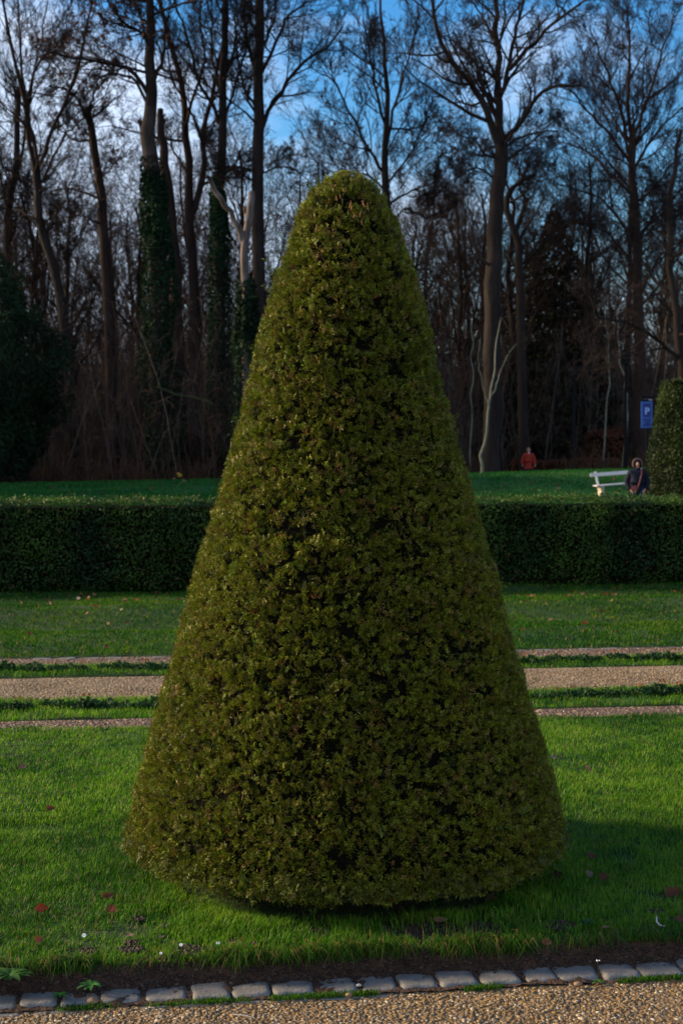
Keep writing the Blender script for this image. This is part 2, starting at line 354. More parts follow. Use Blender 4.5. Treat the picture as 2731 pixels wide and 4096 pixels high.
def fore(rg, n):
    x = (rg.random(n) * 2 - 1) * 1.45; v = 3.75 + .72 * rg.random(n); y = v + SL * x; return x, y, np.full(n, -.079) + (n2(x, y, 6, 5) - .5) * .012
GCOL = [(.21, .135, .062), (.17, .10, .042), (.12, .07, .03), (.26, .19, .11), (.34, .28, .20), (.14, .10, .06), (.20, .115, .035), (.16, .125, .09), (.11, .075, .045), (.18, .115, .05)]
scatter_stones('gravel', 44000, fore, (.0020, .0088), GCOL, 51, 'tan and cream pea gravel of the near path', M['pebble'], squash=.42)
def midp(rg, n):
    x = (rg.random(n) * 2 - 1) * 3.3; v = 9.93 + .93 * rg.random(n); return x, v + SL * x, np.full(n, -.014)
scatter_stones('gravel', 20000, midp, (.003, .008), [(.29, .20, .11), (.24, .165, .085), (.33, .25, .16), (.19, .13, .07)], 52, 'sandy gravel of the middle path', M['pebble'], sub=1)
def narp(rg, n):
    x = (rg.random(n) * 2 - 1) * 3.2; v = np.where(rg.random(n) < .55, 8.84 + .24 * rg.random(n), 11.6 + .37 * rg.random(n)); return x, v + SL * x, np.full(n, -.014)
scatter_stones('gravel', 8000, narp, (.005, .013), [(.20, .12, .08), (.15, .10, .06), (.27, .19, .13), (.10, .065, .045)], 53, 'coarser brownish gravel of the two narrow strips', M['pebble'], sub=1)
def bankp(rg, n):
    x = (rg.random(n) * 2 - 1) * 1.45; v = LIP - .05 + rg.normal(0, .022, n) + lip_edge(x); y = v + SL * x; return x, y, bank_z(x, y)
SC = [(.035, .020, .013), (.028, .016, .010), (.055, .032, .022), (.022, .012, .008)]
scatter_stones('soil_crumbs', 5200, bankp, (.002, .0085), SC, 54, 'dark crumbs of soil fallen along the bank', M['pebble'], squash=.8, cat='soil')
def spotp(rg, n):
    X, Y = [], []
    for (c, r) in SOIL_SPOTS:
        k = int(n * r / .5); a = rg.random(k) * 6.283; q = r * np.sqrt(rg.random(k)) * 1.05; X.append(c[0] + q * np.cos(a) * 1.1); Y.append(c[1] + q * np.sin(a))
    x, y = np.concatenate(X), np.concatenate(Y); return x, y, lawn_z(x, y) - .004 + .006 * rg.random(len(x))
scatter_stones('soil_crumbs', 3600, spotp, (.002, .0058), SC, 55, 'worm-cast patches of bare crumbly soil in the grass', M['pebble'], squash=.9, cat='soil')

# ------------------------------------------------------------------ kerb cobbles
def cobble_mesh(lx, ly, lz, seed):
    rg = np.random.default_rng(seed)
    bm = bmesh.new(); bmesh.ops.create_cube(bm, size=2); bmesh.ops.subdivide_edges(bm, edges=bm.edges[:], cuts=7, use_grid_fill=True)
    V = np.array([v.co[:] for v in bm.verts])
    e = 9.0; nrm = (np.abs(V) ** e).sum(1) ** (1 / e); V = V / nrm[:, None]
    sh = (rg.random(6) - .5)
    V[:, 0] *= 1 + .10 * sh[0] * V[:, 1]; V[:, 1] *= 1 + .14 * sh[1] * V[:, 0]; V[:, 0] += .10 * sh[2] * V[:, 1]
    nn = fbm(V * 1.7 + seed * 7.3, seed, 3) - .5; V = V * (1 + .16 * nn[:, None]); V[:, 2] += .10 * (fbm(V * 5 + seed, seed + 5, 2) - .5)
    V *= np.array([lx / 2, ly / 2, lz / 2])
    for v, c in zip(bm.verts, V): v.co = c
    me = bpy.data.meshes.new('cobblestone'); bm.to_mesh(me); bm.free()
    me.polygons.foreach_set("use_smooth", np.ones(len(me.polygons), bool)); return me
KV = 4.545
kx = [(-60, 70), (83, 232), (247, 398), (405, 562), (585, 749), (765, 912), (925, 1080), (1089, 1250), (1267, 1423), (1444, 1582), (1594, 1739), (1749, 1899), (1915, 2065), (2091, 2213), (2218, 2381), (2396, 2542), (2549, 2716), (2722, 2860)]
ordn = ['first', 'second', 'third', 'fourth', 'fifth', 'sixth', 'seventh', 'eighth', 'ninth', 'tenth', 'eleventh', 'twelfth', 'thirteenth', 'fourteenth', 'fifteenth', 'sixteenth', 'seventeenth', 'eighteenth']
KG = 'granite cobbles laid end to end along the path'
def kerb_x(p): a = (p - CX) / FPX; return a * KV / (1 - a * SL)
lastc = None
for i, (a, b) in enumerate(kx):
    x0, x1 = kerb_x(a), kerb_x(b); xm = (x0 + x1) / 2; rg = random.Random(i)
    o = link('cobblestone', cobble_mesh((x1 - x0) / math.cos(SL) * 1.04, .128 + rg.uniform(-.008, .008), .09, 100 + i), M['stone'])
    o.location = (xm, KV + SL * xm + rg.uniform(-.004, .004), -.110 + rg.uniform(-.004, .004)); o.rotation_euler = (R(rg.uniform(-3, 2)), R(rg.uniform(-2.5, 2.5)), math.atan(SL) + R(rg.uniform(-2, 2)))
    extra = {7: 'pinkish grey', 9: 'soil-dusted', 10: 'smooth', 13: 'small blue-grey', 16: 'large blue-grey'}.get(i, 'worn grey')
    tag(o, f'{extra} kerb cobble, {ordn[i]} from the left end of the row', 'cobblestone', KG)
for i, (a, b) in enumerate([(-30, 130), (163, 330), (345, 505), (520, 690), (700, 905), (920, 1075), (1085, 1260), (1275, 1440), (1455, 1600)]):
    x0, x1 = (a - CX) / FPX * 4.46 * 1.0, (b - CX) / FPX * 4.46; xm = (x0 + x1) / 2
    o = link('edging_stone', cobble_mesh((x1 - x0), .05, .05, 300 + i), M['stone'])
    o.location = (xm, 4.464 + SL * xm, -.101); o.rotation_euler = (0, 0, math.atan(SL))
    tag(o, f'thin buried edging stone before the cobbles, {ordn[i]} from the left', 'edging stone', 'half-buried edging stones')
rgk = random.Random(5)
for i in range(34):
    x = -3.2 + i * .19
    if abs(x) < .9: continue
    o = link('cobblestone', lastc or cobble_mesh(.165, .09, .08, 400), M['stone']); lastc = o.data
    o.location = (x, 11.97 + SL * x, -.050 + rgk.uniform(-.004, .004)); o.rotation_euler = (0, R(rgk.uniform(-3, 3)), .134)
    tag(o, 'small grey cobble edging the farthest gravel strip', 'cobblestone', 'cobbles along the farthest gravel strip')

# ------------------------------------------------------------------ clipped yew cone
def prof(z):
    zz = [-.05, .0, .05, .14, .31, .485, .66, .834, 1.008, 1.183, 1.357, 1.532, 1.706, 1.881, 2.055, 2.23, 2.405, 2.579, 2.666, 2.72, 2.754, 2.772]
    rr = [.80, .855, .88, .878, .842, .792, .742, .692, .645, .603, .55, .497, .449, .407, .366, .320, .270, .204, .165, .122, .075, .0]
    return np.interp(z, zz, rr)
def dirv(a): return np.stack([np.cos(a), np.sin(a)], 1)
def needle_cloud(C, Nn, Tint, rg, shoots, nn, slen, nlen, nw, spread, up=.3, depth=.03):
    """C cluster centres (m,3), Nn normals; every cluster carries shoots, every shoot flat needles in two ranks"""
    m = len(C); S = m * shoots
    c = np.repeat(C, shoots, 0); nr = np.repeat(Nn, shoots, 0); tint = np.repeat(Tint, shoots, 0)
    d = unit(nr * .75 + np.array([0, 0, up]) + rg.normal(0, .55, (S, 3)))
    ln = slen[0] + (slen[1] - slen[0]) * rg.random(S)
    tang = rg.normal(0, 1, (S, 3)); tang -= nr * (tang * nr).sum(1, keepdims=True)
    base = c + unit(tang) * (spread * np.sqrt(rg.random(S)))[:, None] - nr * (depth * (.2 + rg.random(S)))[:, None]
    side = unit(np.cross(d, rg.normal(0, 1, (S, 3)))); upv = np.cross(side, d)
    t = np.linspace(.12, 1.0, nn)[None, :]; 
    pb = base[:, None] + d[:, None] * (ln[:, None] * t)[..., None]
    sgn = np.where(np.arange(nn) % 2 == 0, 1., -1.)[None, :, None]
    nd = unit(d[:, None] * (.45 + .5 * t[..., None] ** 3) + side[:, None] * sgn * .8 + upv[:, None] * .22 + rg.normal(0, .14, (S, nn, 3)))
    nl = (nlen * (.7 + .5 * rg.random((S, nn))) * (1 - .35 * t ** 2))[..., None]
    tip = pb + nd * nl
    wv = unit(np.cross(nd, np.broadcast_to(upv[:, None], nd.shape) + rg.normal(0, .3, nd.shape))) * nw * .5
    mid = pb + nd * nl * .5
    P = np.stack([pb - wv * .5, mid + wv, tip, mid - wv], 2).reshape(-1, 3)
    F = np.arange(len(P)).reshape(-1, 4)
    cc = np.repeat((tint[:, None] * (.45 + 1.25 * rg.random((S, nn, 1)) ** 1.6)).reshape(-1, 3), 4, 0)
    return P, F, cc
rg = np.random.default_rng(77)
zt = np.linspace(-.02, 2.772, 400); ds = np.sqrt(np.diff(zt) ** 2 + np.diff(prof(zt)) ** 2); rm = (prof(zt[1:]) + prof(zt[:-1])) / 2
w = np.cumsum(rm * ds); w /= w[-1]
NC = 31000
u = rg.random(NC); zc = np.interp(u, w, zt[1:]) + rg.random(NC) * .004; th = rg.random(NC) * 2 * math.pi
def cone_point(z, a, off=0.0):
    r = prof(z); dz = .01; sl = (prof(z - dz) - prof(z + dz)) / (2 * dz)
    n = unit(np.stack([np.cos(a), np.sin(a), sl], 1))
    P = np.stack([r * np.cos(a), r * np.sin(a), z], 1); return P, n
P0, N0 = cone_point(zc, th)
rows = fbm(np.stack([np.cos(th) * 2.6, np.sin(th) * 2.6, zc * 17], 1), 5, 3)
lumps = fbm(P0 * 4.5, 6, 3)
pits = fbm(P0 * np.array([15, 15, 30]), 8, 2)
keepc = pits > .30
disp = (rows - .5) * .046 + (lumps - .5) * .026 - np.clip(.44 - pits, 0, 1) * .13 - .010 + (fbm(np.stack([np.cos(th) * 5, np.sin(th) * 5, zc * 34], 1), 25, 2) - .5) * .026
P1 = P0 + N0 * disp[:, None]
tone = fbm(P0 * 3, 12, 3)[:, None]; rnd = rg.random((NC, 1))
green = np.array([.105, .125, .007]) * (1 - tone) + np.array([.215, .215, .013]) * tone
tint = green * (.5 + .65 * rnd)
tint = np.where(rg.random((NC, 1)) < .16, np.array([.15, .19, .012]), tint)
tint = np.where(rg.random((NC, 1)) < .045, np.array([.17, .085, .02]) * (.6 + .8 * rnd), tint)
tint = np.where(rg.random((NC, 1)) < .12, np.array([.20, .155, .035]), tint)
P1, N1, T1 = P1[keepc], N0[keepc], tint[keepc]
topiary = empty('topiary_yew', (AX[0], AX[1], 0)); tag(topiary, 'tall clipped yew cone with a rounded top standing on the front lawn', 'topiary')
V, F, Cc = needle_cloud(P1, N1, T1, rg, 4, 11, (.010, .024), .0135, .0022, .011, up=.35, depth=.026)
q4 = V.reshape(-1, 4, 3); tip = q4[:, 2]; over = np.hypot(tip[:, 0], tip[:, 1]) - prof(tip[:, 2]); ok = (over < .002 + .008 * vnoise(tip * 60, 3)) & (tip[:, 2] > .075 + .04 * vnoise(tip * 22, 9)) & (tip[:, 2] < 2.785)
q4 = q4[ok]; Cc = Cc.reshape(-1, 4, 3)[ok].reshape(-1, 3); V = q4.reshape(-1, 3); F = np.arange(len(V)).reshape(-1, 4)   # clipped by the shears
fo = link('foliage', np_mesh('foliage', V, F, Cc), M['yew'], topiary)
ub = rg.random(9000); zb = np.maximum(np.interp(ub, w, zt[1:]), .12); tb = rg.random(9000) * 6.283; Pb, Nb = cone_point(zb, tb)       # darker-tinted inner shoots under the clipped skin
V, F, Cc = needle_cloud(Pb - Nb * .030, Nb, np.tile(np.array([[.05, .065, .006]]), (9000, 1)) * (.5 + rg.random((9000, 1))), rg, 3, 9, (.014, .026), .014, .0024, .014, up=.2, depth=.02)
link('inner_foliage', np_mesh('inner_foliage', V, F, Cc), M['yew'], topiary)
# longer stray shoots, some at the silhouette
ks = 190; u = rg.random(ks); zs = np.interp(u, w, zt[1:]); ts = rg.random(ks) * 6.283
Ps, Ns = cone_point(zs, ts); V, F, Cc = needle_cloud(Ps, unit(Ns + rg.normal(0, .3, Ns.shape)), np.tile(np.array([[.08, .11, .01]]), (ks, 1)), rg, 1, 18, (.04, .065), .020, .003, .01, up=.2, depth=.02)
so = link('stray_shoots', np_mesh('stray_shoots', V, F, Cc), M['yew'], topiary)
# drooping skirt at the foot
ks = 700; ts = rg.random(ks) * 6.283; zs = .115 + .06 * rg.random(ks); Ps, Ns = cone_point(zs, ts)
V, F, Cc = needle_cloud(Ps * np.array([.985, .985, 1]), unit(Ns + np.array([0, 0, -.7])), np.tile(np.array([[.09, .10, .01]]), (ks, 1)) * (.6 + .8 * rg.random((ks, 1))), rg, 2, 14, (.025, .05), .016, .0026, .02, up=-.25, depth=.02)
link('skirt', np_mesh('skirt', V, F, Cc), M['yew'], topiary)
# woody stubs left by the shears near the top
rgs = random.Random(4); M['stub'] = mat_noise('cut_wood', [(.3, (.16, .06, .02)), (.8, (.26, .11, .04))], scale=20, rough=.8)
for (sx_, sy_) in [(1358, 735), (1345, 765), (1330, 770), (1385, 800), (1390, 815), (1435, 790), (1440, 800), (1455, 805), (1425, 840), (1400, 850), (1430, 875), (1250, 900), (1500, 1010), (1190, 1240)]:
    z = EYE + (HY - sy_) / FPX * 5.35; r = float(prof(np.array([z]))[0]); xx = (sx_ - CX) / FPX * 5.5
    if abs(xx) >= r: continue
    yy = -math.sqrt(r * r - xx * xx); bm = bmesh.new(); mt = Matrix.Rotation(R(rgs.uniform(-14, 14)), 4, 'Y')
    bmesh.ops.create_cone(bm, segments=6, radius1=.0032, radius2=.0018, depth=rgs.uniform(.014, .032), matrix=mt, cap_ends=True)
    me = bpy.data.meshes.new('cut_stub'); bm.to_mesh(me); bm.free(); link('cut_stub', me, M['stub'], topiary, loc=(xx, yy - .006, z + .01))
def revolve_core(name, pf, z0, z1, off, nz, na, amp, fr, seed, m, parent, squashxy=(1, 1)):
    zs = np.linspace(z0, z1, nz); a = np.linspace(0, 2 * math.pi, na, endpoint=False); Z, A = np.meshgrid(zs, a, indexing='ij')
    Rr = np.maximum(pf(Z.ravel()) - off, .004); X = Rr * np.cos(A.ravel()) * squashxy[0]; Y = Rr * np.sin(A.ravel()) * squashxy[1]
    P = np.stack([X, Y, Z.ravel()], 1); n = (fbm(P * fr, seed, 3) - .5) * amp
    P[:, 0] += np.cos(A.ravel()) * n; P[:, 1] += np.sin(A.ravel()) * n
    i = np.arange(nz * na).reshape(nz, na); j = np.roll(i, -1, 1)
    F = np.stack([i[:-1].ravel(), j[:-1].ravel(), j[1:].ravel(), i[1:].ravel()], 1)
    return link(name, np_mesh(name, P, F), m, parent)
revolve_core('shade_core', prof, .11, 2.735, .048, 220, 240, .022, 16, 3, M['core'], topiary)  # dark hull painted as shade, so gaps between shoots look deep
tk = bmesh.new()
for k in range(5):
    a = k * 1.3; bmesh.ops.create_cone(tk, segments=10, radius1=.05, radius2=.03, depth=.5, matrix=Matrix.Translation((.1 * math.cos(a), .1 * math.sin(a), .2)) @ Matrix.Rotation(R(12), 4, 'X'))
me = bpy.data.meshes.new('trunk'); tk.to_mesh(me); tk.free(); link('trunk', me, M['bark'], topiary)


# ------------------------------------------------------------------ leafy masses (hedge, pillar, conifers, ivy)
def leaf_quads(P, Nn, size, rg, flat=.5, aspect=.6, droop=0):
    n = len(P); d = unit(rg.normal(0, 1, (n, 3)) + Nn * .3 + np.array([0, 0, -droop])); s = unit(np.cross(d, Nn * flat + rg.normal(0, .6, (n, 3))))
    L_ = (size * (.6 + .8 * rg.random(n)))[:, None]; W_ = L_ * aspect * .5
    V = np.stack([P - d * L_ * .5, P + s * W_, P + d * L_ * .5, P - s * W_], 1).reshape(-1, 3)
    return V, np.arange(4 * n).reshape(-1, 4)
def tints(P, base, rg, fr=1.5, var=.5, seed=3):
    B = np.array(base); t = np.clip((fbm(P * fr, seed, 3) - .5) * 2.2 + .5, 0, 1)[:, None]
    return (B[0] * (1 - t) + B[1] * t) * (1 - var / 2 + var * rg.random((len(P), 1)))
# long hedge
HV0, HV1, HH, HX = 18.05, 19.35, 1.10, 11.0
rg = np.random.default_rng(8)
def hedge_surface(n, part):
    x = (rg.random(n) * 2 - 1) * HX
    if part == 'front': v = np.full(n, HV0); z = rg.random(n) * HH; nr = np.tile([SL, -1., 0], (n, 1))
    elif part == 'top': v = HV0 + (HV1 - HV0) * rg.random(n); z = np.full(n, HH); nr = np.tile([0, 0, 1.], (n, 1))
    else: v = np.full(n, HV1); z = rg.random(n) * HH; nr = np.tile([-SL, 1., 0], (n, 1))
    y = v + SL * x; P = np.stack([x, y, z], 1)
    P[:, 1] += np.where(np.abs(v - HV0) < .01, -(.05 - .07 * sstep(.0, .25, z)) * 0 + .10 * sstep(.2, 0, z), 0)
    b = (fbm(P * 1.3, 14, 3) - .5) * .26 + (fbm(P * 5, 15, 3) - .5) * .20
    if part == 'top': b = b * .45 + (rg.random(n) ** 14) * .07
    return P + nr * b[:, None] + rg.normal(0, .018, (n, 3)) * np.array([1, 1, .7]), nr
hedge = empty('clipped_hedge', (0, 18.7, 0)); tag(hedge, 'long waist-high clipped hedge running behind the cone across the lawn', 'hedge')
Ps, Ns = [], []
for part, n in (('front', 80000), ('top', 50000), ('back', 9000)):
    p, q = hedge_surface(n, part); Ps.append(p); Ns.append(q)
P, Nn = np.concatenate(Ps) - np.array([0, 18.7, 0]), np.concatenate(Ns)
V, F = leaf_quads(P, Nn, .034, rg)
T = tints(P, ((.012, .040, .010), (.050, .100, .012)), rg, 1.6, .8)
T = np.where(rg.random((len(P), 1)) < .03, np.array([.10, .06, .02]), T)
link('foliage', np_mesh('foliage', V, F, np.repeat(T, 4, 0)), M['hedge'], hedge)
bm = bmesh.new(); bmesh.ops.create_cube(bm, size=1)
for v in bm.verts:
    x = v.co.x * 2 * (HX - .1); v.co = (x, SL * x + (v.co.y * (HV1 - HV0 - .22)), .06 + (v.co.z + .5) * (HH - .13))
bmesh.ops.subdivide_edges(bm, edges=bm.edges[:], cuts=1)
me = bpy.data.meshes.new('shade_core'); bm.to_mesh(me); bm.free(); link('shade_core', me, M['core'], hedge)
# clipped pillar beside the walk
PX, PY = 9.25, 38.2
def pprof(z): return np.interp(z, [0, .5, 1.2, 2.0, 2.7, 3.3, 3.65, 3.78, 3.82], [1.22, 1.20, 1.14, .98, .84, .72, .66, .5, 0])
pil = empty('topiary_pillar', (PX, PY, 0)); tag(pil, 'flat-topped dark clipped yew pillar behind the person with the red bag', 'topiary')
rg = np.random.default_rng(9); n = 42000; z = rg.random(n) * 3.82; z[:4500] = 3.8; a = rg.random(n) * 6.283
r = pprof(z); r[:4500] *= np.sqrt(rg.random(4500)) + .05; z[:4500] = 3.74
r[:4500] = .66 * np.sqrt(rg.random(4500))
Nn = np.stack([np.cos(a), np.sin(a), a * 0], 1); P = np.stack([r * np.cos(a), r * np.sin(a), z], 1)
P += Nn * ((fbm(P * np.array([2.4, 2.4, .9]), 4, 3) - .5) * .24)[:, None] + rg.normal(0, .02, (n, 3))
V, F = leaf_quads(P, Nn, .075, rg, aspect=.4, droop=.5)
link('foliage', np_mesh('foliage', V, F, np.repeat(tints(P, ((.010, .020, .005), (.036, .056, .010)), rg, .9, .7), 4, 0)), M['hedge'], pil)
revolve_core('shade_core', pprof, .05, 3.7, .16, 30, 40, .1, 2, 3, M['core'], pil)

# ------------------------------------------------------------------ tubes and branching
class Tubes:
    def __init__(s): s.V, s.F, s.n = [], [], 0
    def add(s, P, Rd, k):
        P = np.asarray(P, float); B, n, _ = P.shape
        T = np.gradient(P, axis=1); T = unit(T); ref = unit(np.cross(T[:, 0], np.array([.31, .77, .23]) + T[:, 0][:, ::-1] * .1))[:, None]
        Nn = unit(np.cross(T, np.broadcast_to(ref, T.shape))); Bn = np.cross(T, Nn)
        a = np.arange(k) * 2 * math.pi / k
        ring = Nn[:, :, None] * np.cos(a)[None, None, :, None] + Bn[:, :, None] * np.sin(a)[None, None, :, None]
        V = P[:, :, None] + ring * np.asarray(Rd)[:, :, None, None]
        idx = (np.arange(B * n * k).reshape(B, n, k)) + s.n; nx_ = np.roll(idx, -1, 2)
        F = np.stack([idx[:, :-1], nx_[:, :-1], nx_[:, 1:], idx[:, 1:]], -1).reshape(-1, 4)
        s.V.append(V.reshape(-1, 3)); s.F.append(F); s.n += B * n * k
    def mesh(s, name, smooth=True, color=None):
        V = np.concatenate(s.V); return np_mesh(name, V, np.concatenate(s.F), smooth=smooth, colors=color)
def sample(P, Rd, t):                             # polylines (B,n,3), t (B,m) -> points, tangents, radii
    B, n, _ = P.shape; f = np.clip(t, 0, .9999) * (n - 1); i = np.floor(f).astype(int); q = (f - i)[..., None]; b = np.arange(B)[:, None]
    a, c = P[b, i], P[b, i + 1]; return a * (1 - q) + c * q, unit(c - a), Rd[b, i] * (1 - q[..., 0]) + Rd[b, i + 1] * q[..., 0]
def grow(P, Rd, Ln, m, rg, t0=.2, ang=50, ratio=.6, npts=5, up=.15, wob=.18, rmin=.01, rr=.6, maxr=9, fall=.5):
    B = len(P); t = t0 + (1 - t0) * (np.arange(m)[None] + rg.random((B, m))) / m; t = np.clip(t, 0, .995)
    pt, tg, ra = sample(P, Rd, t); pt, tg, ra, t = pt.reshape(-1, 3), tg.reshape(-1, 3), ra.ravel(), t.ravel(); S = len(pt)
    side = unit(np.cross(tg, rg.normal(0, 1, (S, 3)))); an = R(ang) * (.65 + .7 * rg.random(S))
    d = unit(tg * np.cos(an)[:, None] + side * np.sin(an)[:, None])
    ln = np.repeat(Ln, m) * ratio * (.6 + .7 * rg.random(S)) * (1 - fall * t)
    Q = np.empty((S, npts, 3)); Q[:, 0] = pt; step = (ln / (npts - 1))[:, None]
    for i in range(1, npts):
        d = unit(d + rg.normal(0, wob, (S, 3)) + np.array([0, 0, up])); Q[:, i] = Q[:, i - 1] + d * step
    r0 = np.minimum(np.maximum(ra * rr, rmin), maxr); tt = np.linspace(0, 1, npts)[None]
    Rq = np.maximum(r0[:, None] * (1 - .8 * tt), rmin * .7); return Q, Rq, ln
def limb(pts, D, r0, r1, rg=None, off=(0, 0), n=14, wob=.03, scale=1.0):
    """pts in display pixels of the photograph (1568 wide); D distance; off: depth drift start and end"""
    p = np.array(pts, float); k = len(p); s = np.linspace(0, k - 1, n); i = np.clip(np.floor(s).astype(int), 0, k - 2); q = (s - i)[:, None]
    p0 = p[np.maximum(i - 1, 0)]; p1 = p[i]; p2 = p[i + 1]; p3 = p[np.minimum(i + 2, k - 1)]
    c = .5 * (2 * p1 + (p2 - p0) * q + (2 * p0 - 5 * p1 + 4 * p2 - p3) * q ** 2 + (3 * p1 - p0 - 3 * p2 + p3) * q ** 3)
    dd = D + off[0] + (off[1] - off[0]) * np.linspace(0, 1, n) ** 1.3
    X = (c[:, 0] * 1.7417 - CX) / FPX * dd; Z = EYE + (HY - c[:, 1] * 1.7417) / FPX * dd
    P = np.stack([X, dd, Z], 1)
    if rg is not None: P[1:] += rg.normal(0, wob, (n - 1, 3)) * np.array([1, 2, .4])
    r = (r0 + (r1 - r0) * np.linspace(0, 1, n)) * 1.7417 / FPX * D * .5
    L_ = np.linalg.norm(np.diff(P, axis=0), axis=1).sum(); return P, r, L_
TREES = []
def make_tree(name, limbs, D, seed, m1=10, m2=6, m3=6, m4=4, len1=None, up=.12, ang=48, bark='bark', label='', cat='tree', rm=.011, trunk_t0=.45, leaves=0, group=None, fall=.45, wob=.2, ratio=(.55, .5, .5)):
    """limbs: list of (pts, r0, r1, depth drift); first is the trunk. Twigs grow off them in generations."""
    rg = np.random.default_rng(seed); base = None; T = Tubes(); lv = []
    for i, (pts, r0, r1, dr) in enumerate(limbs):
        P, r, L_ = limb(pts, D, r0, r1, rg, (dr[0], dr[1]), wob=.04)
        if i == 0:
            gz = float(terr([P[0, 0]], [P[0, 1]])[0]); P[0, 2] = gz - .3; base = (P[0, 0], P[0, 1], gz); r[0] *= 1.25
        T.add(P[None], r[None], 9 if i == 0 else 7); lv.append((P, r, L_))
    root = empty(name, base); tag(root, label, cat, group); b = np.array(base)
    T.V = [v - b for v in T.V]; link('trunk', T.mesh('trunk'), M[bark], root)
    if m1:
        C = Tubes(); lg = [q for k_, q in enumerate(lv) if k_ == 0 or q[2] > 3.2]; PP = np.stack([q[0] for q in lg]) - b; RR = np.stack([q[1] for q in lg]); LL = np.array([q[2] for q in lg])
        tr = grow(PP[:1], RR[:1], LL[:1] * .35, max(3, m1 // 2), rg, trunk_t0, ang + 15, ratio[0] * 1.2, 6, up * .6, wob, rm, .45, fall=.3, maxr=.07)
        if len(PP) > 1:
            l1 = grow(PP[1:], RR[1:], np.minimum(LL[1:], 9), m1, rg, .12, ang, ratio[0], 6, up, wob, rm, .55, fall=fall, maxr=.09)
            P1, R1, L1 = [np.concatenate([a, c]) for a, c in zip(l1, tr)]
        else: P1, R1, L1 = tr
        C.add(P1, R1, 4)
        P2, R2, L2 = grow(P1, R1, L1, m2, rg, .1, ang, ratio[1], 5, up, wob, rm, .6, fall=.4); C.add(P2, R2, 3)
        P3, R3, L3 = grow(P2, R2, L2, m3, rg, .1, ang, ratio[2] * 1.1, 4, up, wob, rm * .85, .65, fall=.4); C.add(P3, R3, 3)
        if m4:
            P4, R4, L4 = grow(P3, R3, np.maximum(L3, .30), m4 + 1, rg, .1, ang - 5, .55, 3, up, wob, rm * .75, .7, fall=.3); C.add(P4, R4, 3)
        link('crown', C.mesh('crown', False), M['twig'], root)
        if leaves:
            E = (P4 if m4 else P3)[:, -1]; E = E[rg.random(len(E)) < leaves]
            V, F = leaf_quads(E + np.array([0, 0, -.05]), np.tile([0, 0, 1.], (len(E), 1)), .20, rg, aspect=.55, droop=.8)
            link('dry_leaves', np_mesh('dry_leaves', V, F, np.repeat(np.array([[.07, .035, .02]]) * (.5 + rg.random((len(E), 1))), 4, 0)), M['dry'], root)
    TREES.append(root); root['_d'] = D
    return root, lv
def add_ivy(root, lv, t0, t1, rad, n, seed, size=.15, name='ivy', base=((.006, .018, .010), (.013, .036, .016))):
    rg = np.random.default_rng(seed); b = np.array(root.location); P, r, _ = lv
    t = t0 + (t1 - t0) * (1 - rg.random(n) ** 1.25); t = np.where(t > t1 - .12, t - .12 * rg.random(n), t); pt, tg, ra = sample(P[None], r[None], t[None]); pt, ra = pt[0], ra[0]
    a = rg.random(n) * 6.283; kk = t < t1 * (.72 + .5 * vnoise(np.stack([np.cos(a) * 1.6, np.sin(a) * 1.6, a * 0], 1), seed)); pt, ra, t, a = pt[kk], ra[kk], t[kk], a[kk]; n = len(t); lm_ = fbm(np.stack([np.cos(a) * 1.5, np.sin(a) * 1.5, pt[:, 2] * .55], 1), seed, 3); rr = ra + np.maximum(rad(t), .08) * (-.3 + 2.2 * lm_) * (.5 + .5 * rg.random(n))
    nr = np.stack([np.cos(a), np.sin(a), a * 0], 1); Q = pt + nr * rr[:, None]
    V, F = leaf_quads(Q - b, nr, size, rg, aspect=.8, droop=.4)
    link(name, np_mesh(name, V, F, np.repeat(tints(Q, base, rg, .8, .5), 4, 0)), M['ivy'], root)

Z2 = (0, 0)
GROUND = 1130
# 1 far left leaning tree
make_tree('bare_tree', [([(175, GROUND), (165, 960), (150, 760), (125, 620), (98, 520), (88, 440), (82, 380)], 26, 17, Z2),
    ([(98, 520), (72, 340), (55, 230), (30, 120), (10, 20), (0, -60)], 13, 4, (0, -2)), ([(88, 440), (80, 330), (62, 250), (50, 140), (45, 20), (40, -80)], 10, 3, (0, 1)),
    ([(90, 380), (120, 300), (165, 200), (190, 100), (215, 0), (225, -70)], 10, 3, (0, -2)), ([(82, 390), (70, 300), (20, 260), (-20, 200)], 7, 2, (0, 2)), ([(100, 420), (140, 330), (170, 290), (235, 250)], 7, 2, (0, 2)),
    ([(60, 250), (80, 160), (110, 110), (150, 20)], 6, 2, (0, 2))], 66, 11, m1=10, m2=6, m3=6, m4=4, up=.16, ang=40, label='leaning bare tree with a forked ivy-dark trunk at the left edge of the wood', trunk_t0=.6)
# 2
make_tree('bare_tree', [([(20, GROUND), (18, 900), (22, 700), (15, 560), (25, 460), (38, 380), (45, 200)], 24, 12, Z2),
    ([(30, 430), (55, 330), (70, 200), (95, 100), (110, 0)], 8, 3, (0, 2)), ([(20, 500), (0, 400), (-30, 250)], 9, 3, (0, 1)), ([(20, 560), (50, 480), (75, 440), (110, 360)], 7, 2, (0, -1)), ([(18, 640), (60, 590), (110, 540), (130, 480)], 7, 2, (0, 1))], 72, 12, m1=11, up=.14, ang=45, label='bare tree rising out of the dark conifer at the left edge', trunk_t0=.4)
